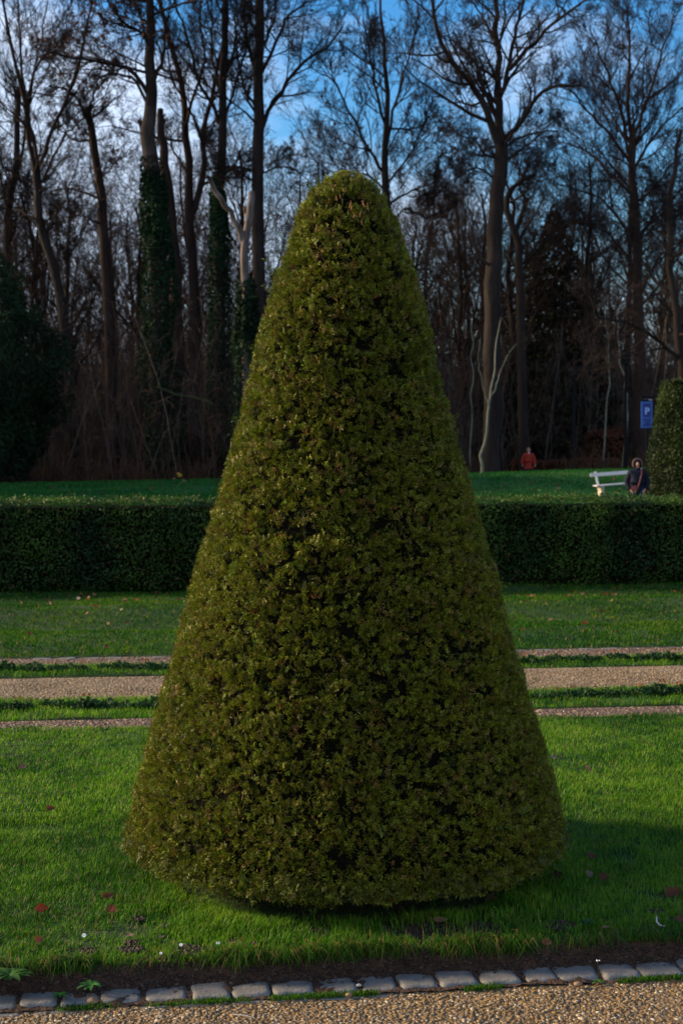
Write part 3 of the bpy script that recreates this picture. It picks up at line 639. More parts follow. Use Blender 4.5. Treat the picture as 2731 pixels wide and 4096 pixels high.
# 3 slim curved trunk with a broken top
make_tree('bare_tree', [([(262, GROUND), (255, 900), (243, 640), (238, 520), (230, 440), (218, 360), (208, 290), (202, 245)], 28, 15, Z2),
    ([(206, 290), (190, 250), (170, 218), (150, 205), (115, 200)], 9, 3, (0, -2)), ([(206, 255), (210, 235), (225, 190), (240, 130)], 7, 3, (0, 1)),
    ([(215, 320), (185, 325), (165, 320), (140, 290), (120, 270)], 6, 2, (0, 2)), ([(236, 520), (200, 500), (165, 495), (130, 520)], 6, 2, (0, -2)), ([(225, 420), (260, 380), (290, 330)], 5, 2, (0, 2))], 68, 13, m1=9, m2=6, m3=6, m4=4, up=.12, ang=50, label='slim dark tree with a crooked snapped-off top', bark='bark_brown', leaves=.03, trunk_t0=.35)
# 4 ivy-clad giant, bleached where the ivy ends
r4, l4 = make_tree('ivy_clad_tree', [([(372, GROUND), (370, 900), (366, 700), (357, 500), (348, 380), (342, 300), (348, 230), (346, 130), (345, 20), (342, -80)], 52, 15, Z2),
    ([(345, 130), (330, 80), (290, 55), (260, 20), (235, -20)], 9, 3, (0, -3)), ([(342, 220), (300, 160), (260, 148), (210, 138), (150, 128), (90, 115)], 11, 3, (0, -3)),
    ([(340, 240), (310, 185), (280, 172), (250, 170), (228, 182), (200, 168), (150, 168)], 8, 2, (0, 2)), ([(350, 190), (375, 130), (380, 60), (400, 0)], 10, 3, (0, 2)), ([(344, 60), (320, 30), (300, -20)], 8, 3, (0, 2)), ([(338, 300), (331, 312), (324, 290), (320, 276)], 12, 10, Z2)],
    64, 14, m1=10, m2=6, m3=6, m4=4, up=.10, ang=48, label='tallest ivy-covered tree, its bark bleached above the ivy', leaves=.10, trunk_t0=.72)
add_ivy(r4, l4[0], .0, .47, lambda t: .75 - 1.25 * t, 12000, 3, .14)
P, r_, _ = l4[0]; b_ = np.array(r4.location); tt_ = np.linspace(.40, .68, 12); q1, _, q3 = sample(P[None], r_[None], tt_[None]); M['old_wood'] = mat_noise('weathered_wood', [(.3, (.02, .015, .012)), (.55, (.05, .04, .036)), (.8, (.12, .10, .095))], scale=2.2, rough=.9, bump=.5, bscale=9, dist=.04, spec=.1, stretch=(1, 1, .3)); T = Tubes(); T.add(q1 - b_, q3 * (.94 + .10 * np.sin(np.linspace(.2, 2.9, 12)))[None], 9); link('bare_wood', T.mesh('bare_wood'), M['old_wood'], r4)
# 5 brown snag behind it
make_tree('tree_stub', [([(420, GROUND), (412, 850), (402, 640), (392, 520), (382, 400), (374, 330), (368, 280), (366, 250)], 36, 13, Z2), ([(378, 340), (372, 300), (379, 262)], 8, 4, Z2)], 67, 15, m1=0, up=.05, label='reddish brown snapped trunk just right of the tallest ivy tree', bark='bark_brown', cat='dead tree', trunk_t0=.5)
# 6 twin trunk
make_tree('bare_tree', [([(445, GROUND), (448, 850), (442, 600), (434, 470), (434, 380), (428, 300), (420, 210), (400, 120), (372, 40), (360, -40)], 26, 9, Z2),
    ([(438, 500), (455, 450), (468, 380), (465, 320), (478, 250), (492, 180), (515, 90), (525, 0)], 17, 6, (0, 2)), ([(425, 300), (450, 200), (470, 130), (460, 40), (455, -40)], 8, 3, (0, -2)),
    ([(466, 330), (440, 260), (410, 210), (390, 150), (380, 60)], 7, 3, (0, -3)), ([(434, 400), (400, 350), (392, 320), (370, 310)], 6, 2, (0, 2)), ([(470, 300), (500, 270), (540, 250)], 5, 2, (0, 2))], 70, 16, m1=9, up=.12, ang=45, label='bare twin-stemmed tree between the two ivy-covered trees', bark='bark_brown', trunk_t0=.5)
# 7 second ivy tree
r7, l7 = make_tree('ivy_clad_tree', [([(505, GROUND), (508, 900), (506, 700), (504, 500), (508, 400), (510, 300), (510, 200), (514, 100), (520, 0), (525, -80)], 30, 12, Z2),
    ([(502, 285), (490, 240), (460, 200), (445, 140), (425, 70), (400, 0)], 10, 4, (0, -3)), ([(512, 290), (530, 230), (555, 150), (575, 90), (600, 40)], 8, 3, (0, 3)), ([(510, 210), (490, 140), (485, 60), (470, -20)], 8, 3, (0, 2)),
    ([(512, 180), (540, 110), (545, 40), (560, -40)], 7, 3, (0, -2)), ([(514, 380), (545, 395), (600, 385), (660, 360)], 5, 2, (0, 1))], 66, 17, m1=9, up=.14, ang=42, label='slimmer ivy-covered tree behind the broken pale snag', trunk_t0=.6)
add_ivy(r7, l7[0], .0, .47, lambda t: .42 - .65 * t, 7000, 4, .14)
# 8 broken pale snag
r8, l8 = make_tree('dead_tree', [([(572, GROUND), (570, 900), (564, 760), (563, 660), (560, 600), (564, 550), (572, 500), (575, 470), (578, 440)], 24, 15, Z2), ([(562, 560), (548, 525), (532, 495), (510, 460), (492, 430), (478, 408)], 15, 10, (0, -1.5)), ([(572, 500), (565, 485), (562, 475)], 10, 5, Z2)], 61, 18, m1=0, label='pale broken snag with two bare stub arms', bark='dead', cat='dead tree')
add_ivy(r8, l8[0], .0, .42, lambda t: .6 - .8 * t, 5000, 5, .15, base=((.008, .018, .010), (.014, .034, .014)))
# 9 big straight trunk
make_tree('bare_tree', [([(602, GROUND), (600, 900), (594, 650), (590, 450), (592, 300), (594, 200), (596, 80), (600, -40)], 34, 20, Z2),
    ([(600, 300), (620, 250), (650, 205), (690, 150), (720, 125), (760, 100), (785, 60)], 11, 4, (0, -3)), ([(584, 240), (560, 200), (540, 180), (515, 160)], 8, 3, (0, 2)), ([(596, 180), (640, 90), (660, 40), (700, 10), (740, -10)], 9, 3, (0, 3)),
    ([(590, 170), (570, 100), (562, 20), (560, -60)], 9, 4, (0, -2)), ([(598, 120), (625, 60), (640, -20)], 8, 3, (0, 2)), ([(588, 260), (565, 215), (548, 130), (540, 40)], 7, 3, (0, -2)), ([(592, 400), (640, 385), (680, 390), (720, 430)], 5, 2, (0, 1)), ([(590, 430), (560, 400), (520, 395), (480, 350)], 5, 2, (0, -2))], 65, 19, m1=11, m2=7, up=.10, ang=48, label='thick straight bare tree just left of the cone top', trunk_t0=.45)
# 10 behind the cone tip
make_tree('bare_tree', [([(895, GROUND), (895, 800), (893, 600), (888, 480), (885, 400), (884, 330), (886, 240), (884, 140), (880, 60), (872, -30)], 26, 5, Z2),
    ([(886, 400), (850, 350), (820, 290), (790, 240), (770, 190), (745, 170)], 8, 3, (0, -2)), ([(886, 340), (905, 250), (925, 180), (945, 100), (960, 30)], 8, 3, (0, 2)), ([(885, 300), (860, 200), (850, 120), (835, 40)], 8, 3, (0, -2)),
    ([(888, 440), (840, 400), (800, 395), (760, 330)], 6, 2, (0, 3)), ([(888, 420), (930, 370), (960, 320), (985, 250)], 6, 2, (0, -3)), ([(890, 470), (940, 440), (985, 425), (1020, 400)], 6, 2, (0, 2)), ([(892, 520), (930, 480), (980, 500), (1030, 480)], 5, 2, (0, 2)), ([(888, 470), (850, 430), (830, 380)], 5, 2, Z2)], 70, 20, m1=12, m2=7, m3=6, up=.18, ang=38, label='upright bare tree growing right behind the cone tip', leaves=.02, trunk_t0=.45)
# 11 big oak on the right
make_tree('bare_tree', [([(1125, GROUND), (1128, 900), (1130, 700), (1136, 560), (1140, 450), (1148, 380), (1150, 330)], 42, 30, Z2),
    ([(1148, 345), (1130, 290), (1108, 235), (1080, 195), (1045, 150), (1010, 90), (996, 30), (985, -40)], 19, 7, (0, -2)), ([(1150, 330), (1144, 250), (1145, 180), (1142, 80), (1138, -30)], 22, 9, (0, 1)),
    ([(1148, 300), (1125, 230), (1110, 200), (1090, 150), (1060, 110), (1040, 70)], 10, 4, (0, 3)), ([(1150, 215), (1165, 160), (1180, 90), (1195, 30), (1205, -30)], 12, 5, (0, 2)), ([(1168, 160), (1215, 110), (1260, 65), (1310, 25), (1350, 0)], 11, 4, (0, -3)),
    ([(1156, 320), (1195, 285), (1225, 235), (1255, 205), (1300, 195), (1345, 200)], 13, 4, (0, -2)), ([(1300, 30), (1275, 0), (1270, -40)], 5, 2, Z2), ([(1150, 345), (1185, 320), (1230, 305), (1280, 300)], 7, 3, (0, 3)), ([(1146, 370), (1110, 350), (1085, 320), (1055, 310), (1035, 290)], 6, 2, (0, -2)),
    ([(1140, 420), (1100, 385), (1060, 400), (1030, 420)], 6, 2, (0, 2)), ([(1126, 610), (1100, 590), (1085, 540), (1075, 500)], 7, 2, (0, -1)), ([(1145, 120), (1120, 60), (1090, 10)], 9, 3, (0, 2)), ([(1110, 235), (1070, 240), (1040, 220), (1000, 170)], 7, 2, (0, 2))], 60, 21, m1=10, m2=6, m3=6, m4=4, up=.10, ang=50, label='great spreading bare tree with a thick trunk right of the cone', trunk_t0=.75)
# 12 crooked secondary stem right of it
make_tree('bare_tree', [([(1205, GROUND), (1200, 850), (1192, 640), (1190, 570), (1178, 520), (1165, 480), (1168, 440), (1190, 420), (1230, 400)], 24, 8, Z2), ([(1180, 530), (1205, 470), (1195, 430), (1215, 380), (1250, 350)], 9, 3, (0, 2)), ([(1192, 620), (1230, 560), (1260, 540), (1300, 470)], 8, 3, (0, 1)), ([(1190, 640), (1170, 590), (1150, 560)], 6, 2, (0, 1))], 66, 22, m1=9, up=.12, label='crooked lower tree close behind the great spreading one', trunk_t0=.4)
# 13 round crowned tree, far right
fan = [([(1448, 330), (1420, 250), (1400, 180), (1370, 110), (1350, 60)], 9, 2, (0, -2)), ([(1446, 300), (1440, 200), (1445, 120), (1440, 50), (1445, 10)], 10, 3, (0, 1)), ([(1450, 320), (1480, 240), (1510, 150), (1530, 80), (1550, 20)], 9, 2, (0, 2)),
    ([(1450, 380), (1400, 310), (1350, 260), (1320, 220), (1290, 200)], 8, 2, (0, -2)), ([(1452, 400), (1490, 330), (1540, 270), (1600, 220)], 8, 2, (0, 2)), ([(1454, 450), (1400, 400), (1350, 350), (1300, 330), (1270, 320)], 8, 2, (0, 3)), ([(1456, 470), (1500, 430), (1550, 370), (1600, 330)], 7, 2, (0, -3)),
    ([(1458, 560), (1410, 490), (1370, 450), (1310, 430), (1260, 420)], 7, 2, (0, -2)), ([(1460, 560), (1500, 500), (1560, 440), (1610, 420)], 7, 2, (0, 3)), ([(1460, 640), (1420, 560), (1360, 520), (1310, 510)], 7, 2, (0, 2)), ([(1462, 700), (1500, 610), (1550, 560), (1600, 540)], 7, 2, (0, -2)), ([(1450, 350), (1470, 280), (1475, 180), (1480, 90)], 7, 2, (0, 3)), ([(1448, 380), (1425, 300), (1380, 230), (1350, 170)], 7, 2, (0, 4))]
make_tree('bare_tree', [([(1468, GROUND), (1470, 950), (1468, 800), (1464, 640), (1458, 480), (1452, 400), (1450, 330), (1446, 290)], 30, 12, Z2)] + fan, 68, 23, m1=11, m2=7, m3=7, m4=3, up=.13, ang=42, label='bare tree with a dense rounded crown beside the parking sign', rm=.010, trunk_t0=.5, bark='bark_brown')
make_tree('bare_tree', [([(1560, GROUND), (1566, 900), (1556, 760), (1540, 640), (1535, 520), (1545, 400), (1560, 300)], 24, 8, Z2), ([(1560, 830), (1520, 790), (1480, 760), (1440, 740), (1400, 735), (1350, 720)], 10, 3, (0, -3)), ([(1545, 680), (1500, 640), (1450, 560), (1400, 500)], 8, 3, (0, 2)), ([(1540, 560), (1500, 480), (1490, 400)], 7, 2, (0, 2)), ([(1536, 560), (1560, 480), (1600, 420)], 7, 2, (0, 2))], 58, 24, m1=10, m2=6, up=.02, ang=50, label='dark tree at the right edge with long drooping boughs', trunk_t0=.3)
# pale slender sapling on the wood edge
make_tree('sapling', [([(1106, 1082), (1107, 1050), (1112, 1000), (1120, 930), (1130, 880), (1137, 840), (1142, 780), (1148, 730)], 7.5, 2.5, Z2), ([(1122, 925), (1140, 880), (1160, 830), (1180, 790)], 4, 1.5, (0, 1)), ([(1120, 930), (1108, 880), (1098, 830), (1100, 790)], 3, 1, (0, -1))], 57.8, 25, m1=5, m2=4, m3=3, m4=0, up=.12, ang=35, bark='pale_bark', label='pale slender leaning sapling on the edge of the far lawn', rm=.010, cat='sapling')
for i, (pts, lab) in enumerate([([(1075, GROUND), (1080, 980), (1085, 860), (1080, 740)], 'thin grey sapling left of the pale leaning one'), ([(1385, GROUND), (1390, 1000), (1398, 900), (1395, 780), (1385, 700)], 'thin pale trunk standing in the wood behind the white bench'),
        ([(1425, GROUND), (1440, 950), (1432, 880), (1420, 780), (1415, 700)], 'thin crooked trunk in the wood behind the person in the dark coat'), ([(330, GROUND), (325, 950), (330, 820), (328, 700)], 'thin grey sapling at the foot of the tallest ivy-covered tree'), ([(555, GROUND), (540, 1000), (548, 900), (552, 800)], 'thin grey sapling below the broken pale snag')]):
    make_tree('sapling', [(pts, 4.5, 2.5, Z2)], 63 + i * .7, 26 + i, m1=5, m2=4, m3=3, m4=0, up=.1, ang=35, bark='pale_bark' if i != 3 else 'bark_brown', label=lab, rm=.010, cat='sapling', trunk_t0=.3)

# ---- deeper trees: a few of their own shape, then copies
def deep_tree(seed, h, D=0):
    rg = np.random.default_rng(seed); T = Tubes(); n = 10
    z = np.linspace(-.3, h * .8, n); P = np.stack([np.cumsum(rg.normal(0, .22, n)), np.cumsum(rg.normal(0, .22, n)), z], 1); P -= P[0] * np.array([1, 1, 0]); r = np.linspace(.26, .06, n)
    T.add(P[None], r[None], 7); L0 = np.array([h])
    b1 = grow(P[None], r[None], L0, 16, rg, .28, 42, .34, 7, .22, .16, .02, .5, fall=.45, maxr=.11); T2 = Tubes(); T2.add(b1[0], b1[1], 5)
    b2 = grow(*b1, 8, rg, .15, 45, .48, 5, .13, .18, .014, .6, fall=.3); T2.add(b2[0], b2[1], 3)
    b3 = grow(*b2, 7, rg, .1, 45, .5, 4, .1, .2, .012, .7, fall=.3); T2.add(b3[0], b3[1], 3)
    b4 = grow(b3[0], b3[1], np.maximum(b3[2], .5), 4, rg, .1, 42, .6, 3, .1, .2, .010, .8, fall=.3); T2.add(b4[0], b4[1], 3)
    root = empty('bare_tree', (0, 0, 0)); link('trunk', T.mesh('trunk'), M['bark'], root); link('crown', T2.mesh('crown', False), M['twig'], root); return root
protos = [deep_tree(60 + k, h) for k, h in enumerate((27, 23, 30, 21, 26))]
rgt = random.Random(12); DG = 'bare trees deeper in the wood'
spots = []
for k in range(64):
    D = 74 + (k % 6) * 8 + rgt.uniform(-3, 3); half = D * .27; spots.append((-half + (k * 0.618034 % 1) * 2 * half, D))
for k, (x, D) in enumerate(spots):
    o = protos[k] if k < 5 else copy_tree(protos[k % 5])
    z = float(terr([x], [D])[0]); o.location = (x, D, z); o.rotation_euler = (0, 0, rgt.uniform(0, 6.28)); s = rgt.uniform(.72, 1.0) * (1 if x > -8 or x < -13 else .9); o.scale = (s, s, s * rgt.uniform(.85, 1.0))
    tag(o, 'bare tree standing deep inside the winter wood', 'tree', DG)

# the wood goes on beyond the left edge of the view and keeps the low sun off its own trunks
for k in range(22):
    D = 64 + rgt.random() * 45; x = -D * .27 - 3 - rgt.random() * 42; o = copy_tree(protos[k % 5]); o.location = (x, D, gz(x, D)) if False else (x, D, float(terr([x], [D])[0])); o.rotation_euler = (0, 0, rgt.uniform(0, 6.28)); tag(o, 'bare tree standing deep inside the winter wood', 'tree', DG)

# ---- underwood: stems nobody could count
def brush(name, n, Da, Db, hmin, hmax, seed, label, cols, tw=10, half=.30, rad=(.012, .035), m2=3, xmod=None):
    rg = np.random.default_rng(seed); D = Da + (Db - Da) * rg.random(n); x = (rg.random(n) * 2 - 1) * D * half; y = D
    if name == 'undergrowth' and Da < 70:
        k = ~((x > 5.5) & (D < 68.5)); x, y, D = x[k], y[k], D[k]; n = len(x)
    if name == 'bramble':
        k = ~((x > 6.4) & (x < 10)); x, y, D = x[k], y[k], D[k]; n = len(x)
    if xmod is not None:
        k = xmod(x, D, rg); x, y, D = x[k], y[k], D[k]; n = len(x)
    h = hmin + (hmax - hmin) * rg.random(n) ** 1.4 * (.6 + .8 * n2(x, y, .12, seed)); z = terr(x, y) - .1
    P = np.empty((n, 6, 3)); P[:, 0] = np.stack([x, y, z], 1); d = unit(np.stack([rg.normal(0, .14, n), rg.normal(0, .14, n), np.ones(n)], 1))
    for i in range(1, 6): d = unit(d + rg.normal(0, .07, (n, 3))); P[:, i] = P[:, i - 1] + d * (h / 5)[:, None]
    r0 = rad[0] + (rad[1] - rad[0]) * rg.random(n) ** 2; Rr = r0[:, None] * np.linspace(1, .45, 6)[None]
    T = Tubes(); T.add(P, Rr, 4); cs = [np.repeat(np.array(cols)[rg.integers(0, len(cols), n)] * (.6 + .8 * rg.random((n, 1))), 24, 0)]
    b1 = grow(P, Rr, h, tw, rg, .12, 38, .26, 4, .12, .2, .011, .5, fall=.5); T.add(b1[0], b1[1], 3)
    c1 = np.array(cols)[rg.integers(0, len(cols), len(b1[0]))] * (.6 + .6 * rg.random((len(b1[0]), 1))); cs.append(np.repeat(c1, 12, 0))
    if m2:
        b2 = grow(*b1, m2, rg, .2, 42, .55, 3, .08, .2, .010, .8, fall=.3); T.add(b2[0], b2[1], 3); cs.append(np.repeat(np.repeat(c1, m2, 0), 9, 0))
    o = link(name, T.mesh(name, False, np.concatenate(cs)), M['brush']); return tag(o, label, 'undergrowth', kind='stuff')
BR = [(.07, .045, .035), (.05, .035, .03), (.09, .05, .035), (.05, .05, .035), (.10, .08, .065), (.06, .05, .05)]
brush('undergrowth', 900, 61.5, 74, 2.5, 9, 71, 'brown leafless thicket along the edge of the wood', BR, tw=11, m2=3)
brush('undergrowth', 1300, 74, 96, 5, 12, 72, 'tangled bare underwood farther inside the wood', BR, tw=12, m2=4, rad=(.02, .05))
brush('undergrowth', 1500, 96, 135, 5, 11, 73, 'dark far depth of the leafless wood', BR, tw=12, m2=4, rad=(.03, .07))
brush('undergrowth', 900, 62, 110, 6, 13, 75, 'bare thicket of the wood beyond the left side', BR, tw=12, m2=4, rad=(.03, .07), half=1.0, xmod=lambda x, D, rg: (x < -D * .25) & (x > -70))
brush('bramble', 2600, 60.6, 66, .4, 1.5, 74, 'low brown brambles at the foot of the wood', [(.09, .04, .025), (.06, .035, .025), (.05, .04, .02)], tw=9, m2=2, rad=(.008, .014))
def conifer(name, loc, h, r, n, seed, label, size=.16, tiers=0, base=((.006, .014, .008), (.014, .032, .012)), z0=.2, lob=.5):
    rg = np.random.default_rng(seed); root = empty(name, loc); tag(root, label, 'conifer')
    z = z0 + (h - z0) * (1 - np.sqrt(rg.random(n))) ** 1.0; a = rg.random(n) * 6.283; f = 1 - (z - z0) / (h - z0)
    pr = r * (np.interp(1 - f, [0, .12, .25, .42, .6, .78, .9, 1], [.50, .62, .85, 1.0, .86, .52, .30, 0]) if not tiers else np.minimum(f * 1.25, 1) ** .8)
    if tiers: pr *= .55 + .45 * np.abs(np.sin(z * tiers + np.sin(a * 3) * .8))
    lobn = fbm(np.stack([np.cos(a) * 2.0, np.sin(a) * 2.0, z * .7], 1), seed, 3)
    rr = pr * (1 - lob / 2 + lob * lobn) * (.72 + .28 * rg.random(n))
    nr = np.stack([np.cos(a), np.sin(a), a * 0 + .2], 1); P = np.stack([rr * np.cos(a), rr * np.sin(a), z], 1)
    V, F = leaf_quads(P, unit(nr), size, rg, aspect=.45, droop=.8)
    link('crown', np_mesh('crown', V, F, np.repeat(tints(P, base, rg, .7, .8), 4, 0)), M['ivy'], root)
    T = Tubes(); T.add(np.array([[[0, 0, -.2], [0, 0, h * .5], [0, 0, h * .95]]]), np.array([[.22, .14, .03]]), 8)
    link('trunk', T.mesh('trunk'), M['bark'], root)
    b = Tubes(); q = 160; zz = z0 + (h - z0) * .9 * rg.random(q); aa = rg.random(q) * 6.283; f = 1 - (zz - z0) / (h - z0); L_ = r * f * .8
    p0 = np.stack([0 * zz, 0 * zz, zz], 1); p1 = p0 + np.stack([np.cos(aa) * L_, np.sin(aa) * L_, -.1 * L_], 1); b.add(np.stack([p0, p1], 1), np.full((q, 2), .03), 3)
    link('branches', b.mesh('branches'), M['twig'], root); return root
def gz(x, y): return float(terr([x], [y])[0])
conifer('dark_conifer', (-14.6, 57.5, gz(-14.6, 57.5)), 10.2, 3.5, 52000, 81, 'broad dark evergreen filling the left edge before the wood', .17, lob=1.0)
conifer('dark_conifer', (-13.9, 56.0, gz(-13.9, 56.0)), 4.2, 1.6, 12000, 82, 'low dark evergreen bush at the foot of the broad evergreen', .15, lob=1.0)
rge = random.Random(6)
for k in range(7):  # unseen evergreens added to cast shade over the far lawn
    o = copy_tree(bpy.data.objects['dark_conifer']); x, y = -20.5 - k * 4.2, 55 + rge.uniform(-6, 4); o.location = (x, y, gz(x, y)); o.rotation_euler = (0, 0, k * 1.3); o.scale = (1.15, 1.15, rge.uniform(1.1, 1.5))
    tag(o, 'dark evergreen added beyond the left edge of the view to shade the far lawn', 'conifer', 'evergreens added beyond the left edge for shade')
xx = float(px(2215, 0, 74)[0]); conifer('fir_tree', (xx, 74, gz(xx, 74)), 14.6, 4.2, 26000, 83, 'dark fir with a ragged pointed top behind the crooked tree', .26, tiers=3.4, lob=.8, base=((.010, .012, .008), (.022, .022, .012)))
# russet beech hedge at the back of the far lawn
def box_foliage(name, c, hx, hy, hz, n, seed, label, base, cat, size=.09, m='dry', core=True, wav=.25):
    rg = np.random.default_rng(seed); root = empty(name, c); tag(root, label, cat)
    a = rg.random(n) * 2 - 1; b = rg.random(n) * 2 - 1; z = rg.random(n)
    f = rg.integers(0, 3, n); x = a * hx; y = np.where(f == 0, -hy, b * hy); zz = np.where(f == 1, hz, z * hz); x = np.where(f == 2, np.sign(a) * hx, x)
    P = np.stack([x, y, zz], 1); P += (fbm(P * 1.4, seed, 3)[:, None] - .5) * np.array([wav, wav, wav]) * 2 + rg.normal(0, .04, (n, 3))
    V, F = leaf_quads(P, np.tile([0, -1., .3], (n, 1)), size, rg)
    link('foliage', np_mesh('foliage', V, F, np.repeat(tints(P, base, rg, 1, .8), 4, 0)), M[m], root)
    if core:
        bm = bmesh.new(); bmesh.ops.create_cube(bm, size=2)
        for v in bm.verts: v.co = (v.co.x * (hx - .12), v.co.y * (hy - .12), (v.co.z + 1) / 2 * (hz - .15))
        me = bpy.data.meshes.new('shade_core'); bm.to_mesh(me); bm.free(); link('shade_core', me, M['core'], root)
    return root
RU = ((.06, .022, .012), (.13, .05, .025))
x0 = float(px(2330, 0, 66)[0]); box_foliage('beech_hedge', (x0, 66.5, gz(x0, 66.5) - .1), 3.2, .5, 1.25, 14000, 91, 'low russet beech hedge behind the far lawn', RU, 'hedge')
x0 = float(px(2445, 0, 67)[0]); box_foliage('beech_bush', (x0, 68.5, gz(x0, 68.5)), .9, .6, 2.5, 5000, 92, 'taller russet bush rising over the beech hedge', RU, 'bush', wav=.4)
x0 = float(px(1150, 0, 64)[0])
# mossy fallen log
T = Tubes(); P, r, _ = limb([(360, 888), (400, 905), (430, 912), (465, 918), (490, 930)], 62, 6, 10, np.random.default_rng(1), wob=.03, n=8)
T.add(P[None], r[None], 8); P, r, _ = limb([(372, 893), (364, 880), (360, 862)], 62, 4, 2, n=5); T.add(P[None], r[None], 6)
M['moss'] = mat_noise('mossy_bark', [(.35, (.018, .026, .008)), (.7, (.04, .046, .018))], scale=3, rough=.95, bump=.5, bscale=15)
tag(link('fallen_tree', T.mesh('fallen_tree'), M['moss']), 'mossy half-fallen trunk leaning through the thicket', 'fallen tree')

# ------------------------------------------------------------------ lamp posts
def post(px_, D, h, label):
    x = (px_ - CX) / FPX * D; root = empty('lamp_post', (x, D, gz(x, D))); tag(root, label, 'lamp post')
    bm = bmesh.new(); bmesh.ops.create_cone(bm, segments=12, radius1=.075, radius2=.05, depth=h, cap_ends=True, matrix=Matrix.Translation((0, 0, h / 2)))
    bmesh.ops.create_cone(bm, segments=12, radius1=.11, radius2=.095, depth=.9, cap_ends=True, matrix=Matrix.Translation((0, 0, .45)))
    me = bpy.data.meshes.new('pole'); bm.to_mesh(me); bm.free(); link('pole', me, M['metal'], root)
    bm = bmesh.new(); bmesh.ops.create_cone(bm, segments=16, radius1=.14, radius2=.24, depth=.38, cap_ends=True, matrix=Matrix.Translation((0, 0, h + .19)))
    bmesh.ops.create_cone(bm, segments=16, radius1=.29, radius2=.06, depth=.16, cap_ends=True, matrix=Matrix.Translation((0, 0, h + .46)))
    me = bpy.data.meshes.new('lantern'); bm.to_mesh(me); bm.free(); link('lantern', me, M['metal'], root)
M['metal'] = mat_noise('black_metal', [(.3, (.004, .005, .006)), (.8, (.009, .010, .012))], scale=6, rough=.8, bump=.1, bscale=60, spec=.1)
post(2295, 62, 4.2, 'dark lamp post between the red-jacketed walker and the bench'); post(2500, 61, 4.6, 'dark lamp post rising behind the person in the dark coat')

# ------------------------------------------------------------------ parking sign
def bevel_box(sx_, sy_, sz_, bev=.01, off=(0, 0, 0), seg=2):
    bm = bmesh.new(); bmesh.ops.create_cube(bm, size=1)
    for v in bm.verts: v.co = (v.co.x * sx_, v.co.y * sy_, v.co.z * sz_)
    if bev: bmesh.ops.bevel(bm, geom=bm.edges[:], offset=bev, segments=seg, affect='EDGES')
    for v in bm.verts: v.co += Vector(off)
    me = bpy.data.meshes.new('box'); bm.to_mesh(me); bm.free(); return me
def plain(name, c, rough=.5, spec=.4, var=.12, scale=12):
    return mat_noise(name, [(.3, tuple(q * (1 - var) for q in c)), (.7, tuple(min(1, q * (1 + var)) for q in c))], scale=scale, rough=rough, bump=.08, bscale=40, spec=spec)
M['blue_dark'] = plain('deep_blue_paint', (.004, .012, .13)); M['blue_mid'] = plain('mid_blue_paint', (.008, .075, .30)); M['blue_pale'] = plain('pale_blue_paint', (.22, .38, .72)); M['white_paint'] = plain('white_paint', (.50, .50, .52), .6)
SD = 49.0; sxw = float(px(2585, 0, SD)[0]); sg = empty('parking_sign', (sxw + .02, SD, gz(sxw, SD))); tag(sg, 'tall blue parking sign with a white letter on a dark pole by the pillar', 'sign')
b0 = sg.location.z; K = SD / FPX
def sz(yp): return EYE + (HY - yp) * K - b0
def sX(xp): return (xp - CX) * K - sg.location.x
def panel(name, x0, x1, y0, y1, th, m, yo, bev=.004):
    return link(name, bevel_box((x1 - x0) * K, th, abs(y1 - y0) * K, bev), M[m], sg, loc=((sX(x0) + sX(x1)) / 2, yo, (sz(y0) + sz(y1)) / 2))
panel('header', 2560, 2608, 1584, 1606, .05, 'metal', 0)
panel('border_panel', 2562, 2607, 1606, 1712, .05, 'blue_mid', 0, .008)
panel('letter_panel', 2570, 2600, 1614, 1668, .012, 'blue_dark', -.030)
panel('symbol_panel', 2571, 2601, 1675, 1705, .012, 'blue_dark', -.030)
link('pole', bevel_box(.075, .06, sz(1712) + .1, .01), M['metal'], sg, loc=(0, .01, (sz(1712)) / 2))
def text_mesh(ch, size, ext=.004):
    cu = bpy.data.curves.new('t', 'FONT'); cu.body = ch; cu.size = size; cu.extrude = ext; cu.align_x = 'CENTER'; cu.offset = .006
    o = bpy.data.objects.new('t', cu); COL.objects.link(o); dg = bpy.context.evaluated_depsgraph_get(); me = bpy.data.meshes.new_from_object(o.evaluated_get(dg)); bpy.data.objects.remove(o); bpy.data.curves.remove(cu); return me
lt = link('letter', text_mesh('P', .325), M['blue_pale'], sg, loc=(sX(2585), -.041, sz(1657))); lt.rotation_euler = (R(90), 0, 0)
T = Tubes()
def arc(cx, cy, r, a0, a1, n=14): a = np.linspace(R(a0), R(a1), n); return np.stack([cx + r * np.cos(a), np.full(n, -.040), cy + r * np.sin(a)], 1)
cxs, czs = sX(2586), sz(1690)
for P in (arc(cxs - .075, czs - .02, .045, 0, 360), arc(cxs + .075, czs - .02, .045, 0, 360), arc(cxs, czs + .01, .085, 20, 160)):
    T.add(P[None], np.full((1, len(P)), .009), 5)
for p in ([(-.075, -.02), (-.03, .06)], [(-.03, .06), (.045, .06)], [(.045, .06), (.075, -.02)]):
    T.add(np.array([[[cxs + q[0], -.040, czs + q[1]] for q in p]]), np.full((1, 2), .009), 5)
link('symbol', T.mesh('symbol'), M['blue_mid'], sg)
T = Tubes(); rgx = random.Random(3)                # the header's faint illegible strokes
for k in range(6):
    x = sX(2570 + k * 3.3); T.add(np.array([[[x, -.028, sz(1598)], [x + .012, -.028, sz(1594.6)]]]), np.full((1, 2), .004), 4)
link('faint_lettering', T.mesh('faint_lettering'), plain('grey_paint', (.22, .20, .24)), sg)
T = Tubes()
for k in range(5):
    x = sX(2592 + k * 3.0); T.add(np.array([[[x, -.030, sz(1602)], [x + .01, -.030, sz(1597)]]]), np.full((1, 2), .008), 4)
link('white_lettering', T.mesh('white_lettering'), M['white_paint'], sg)

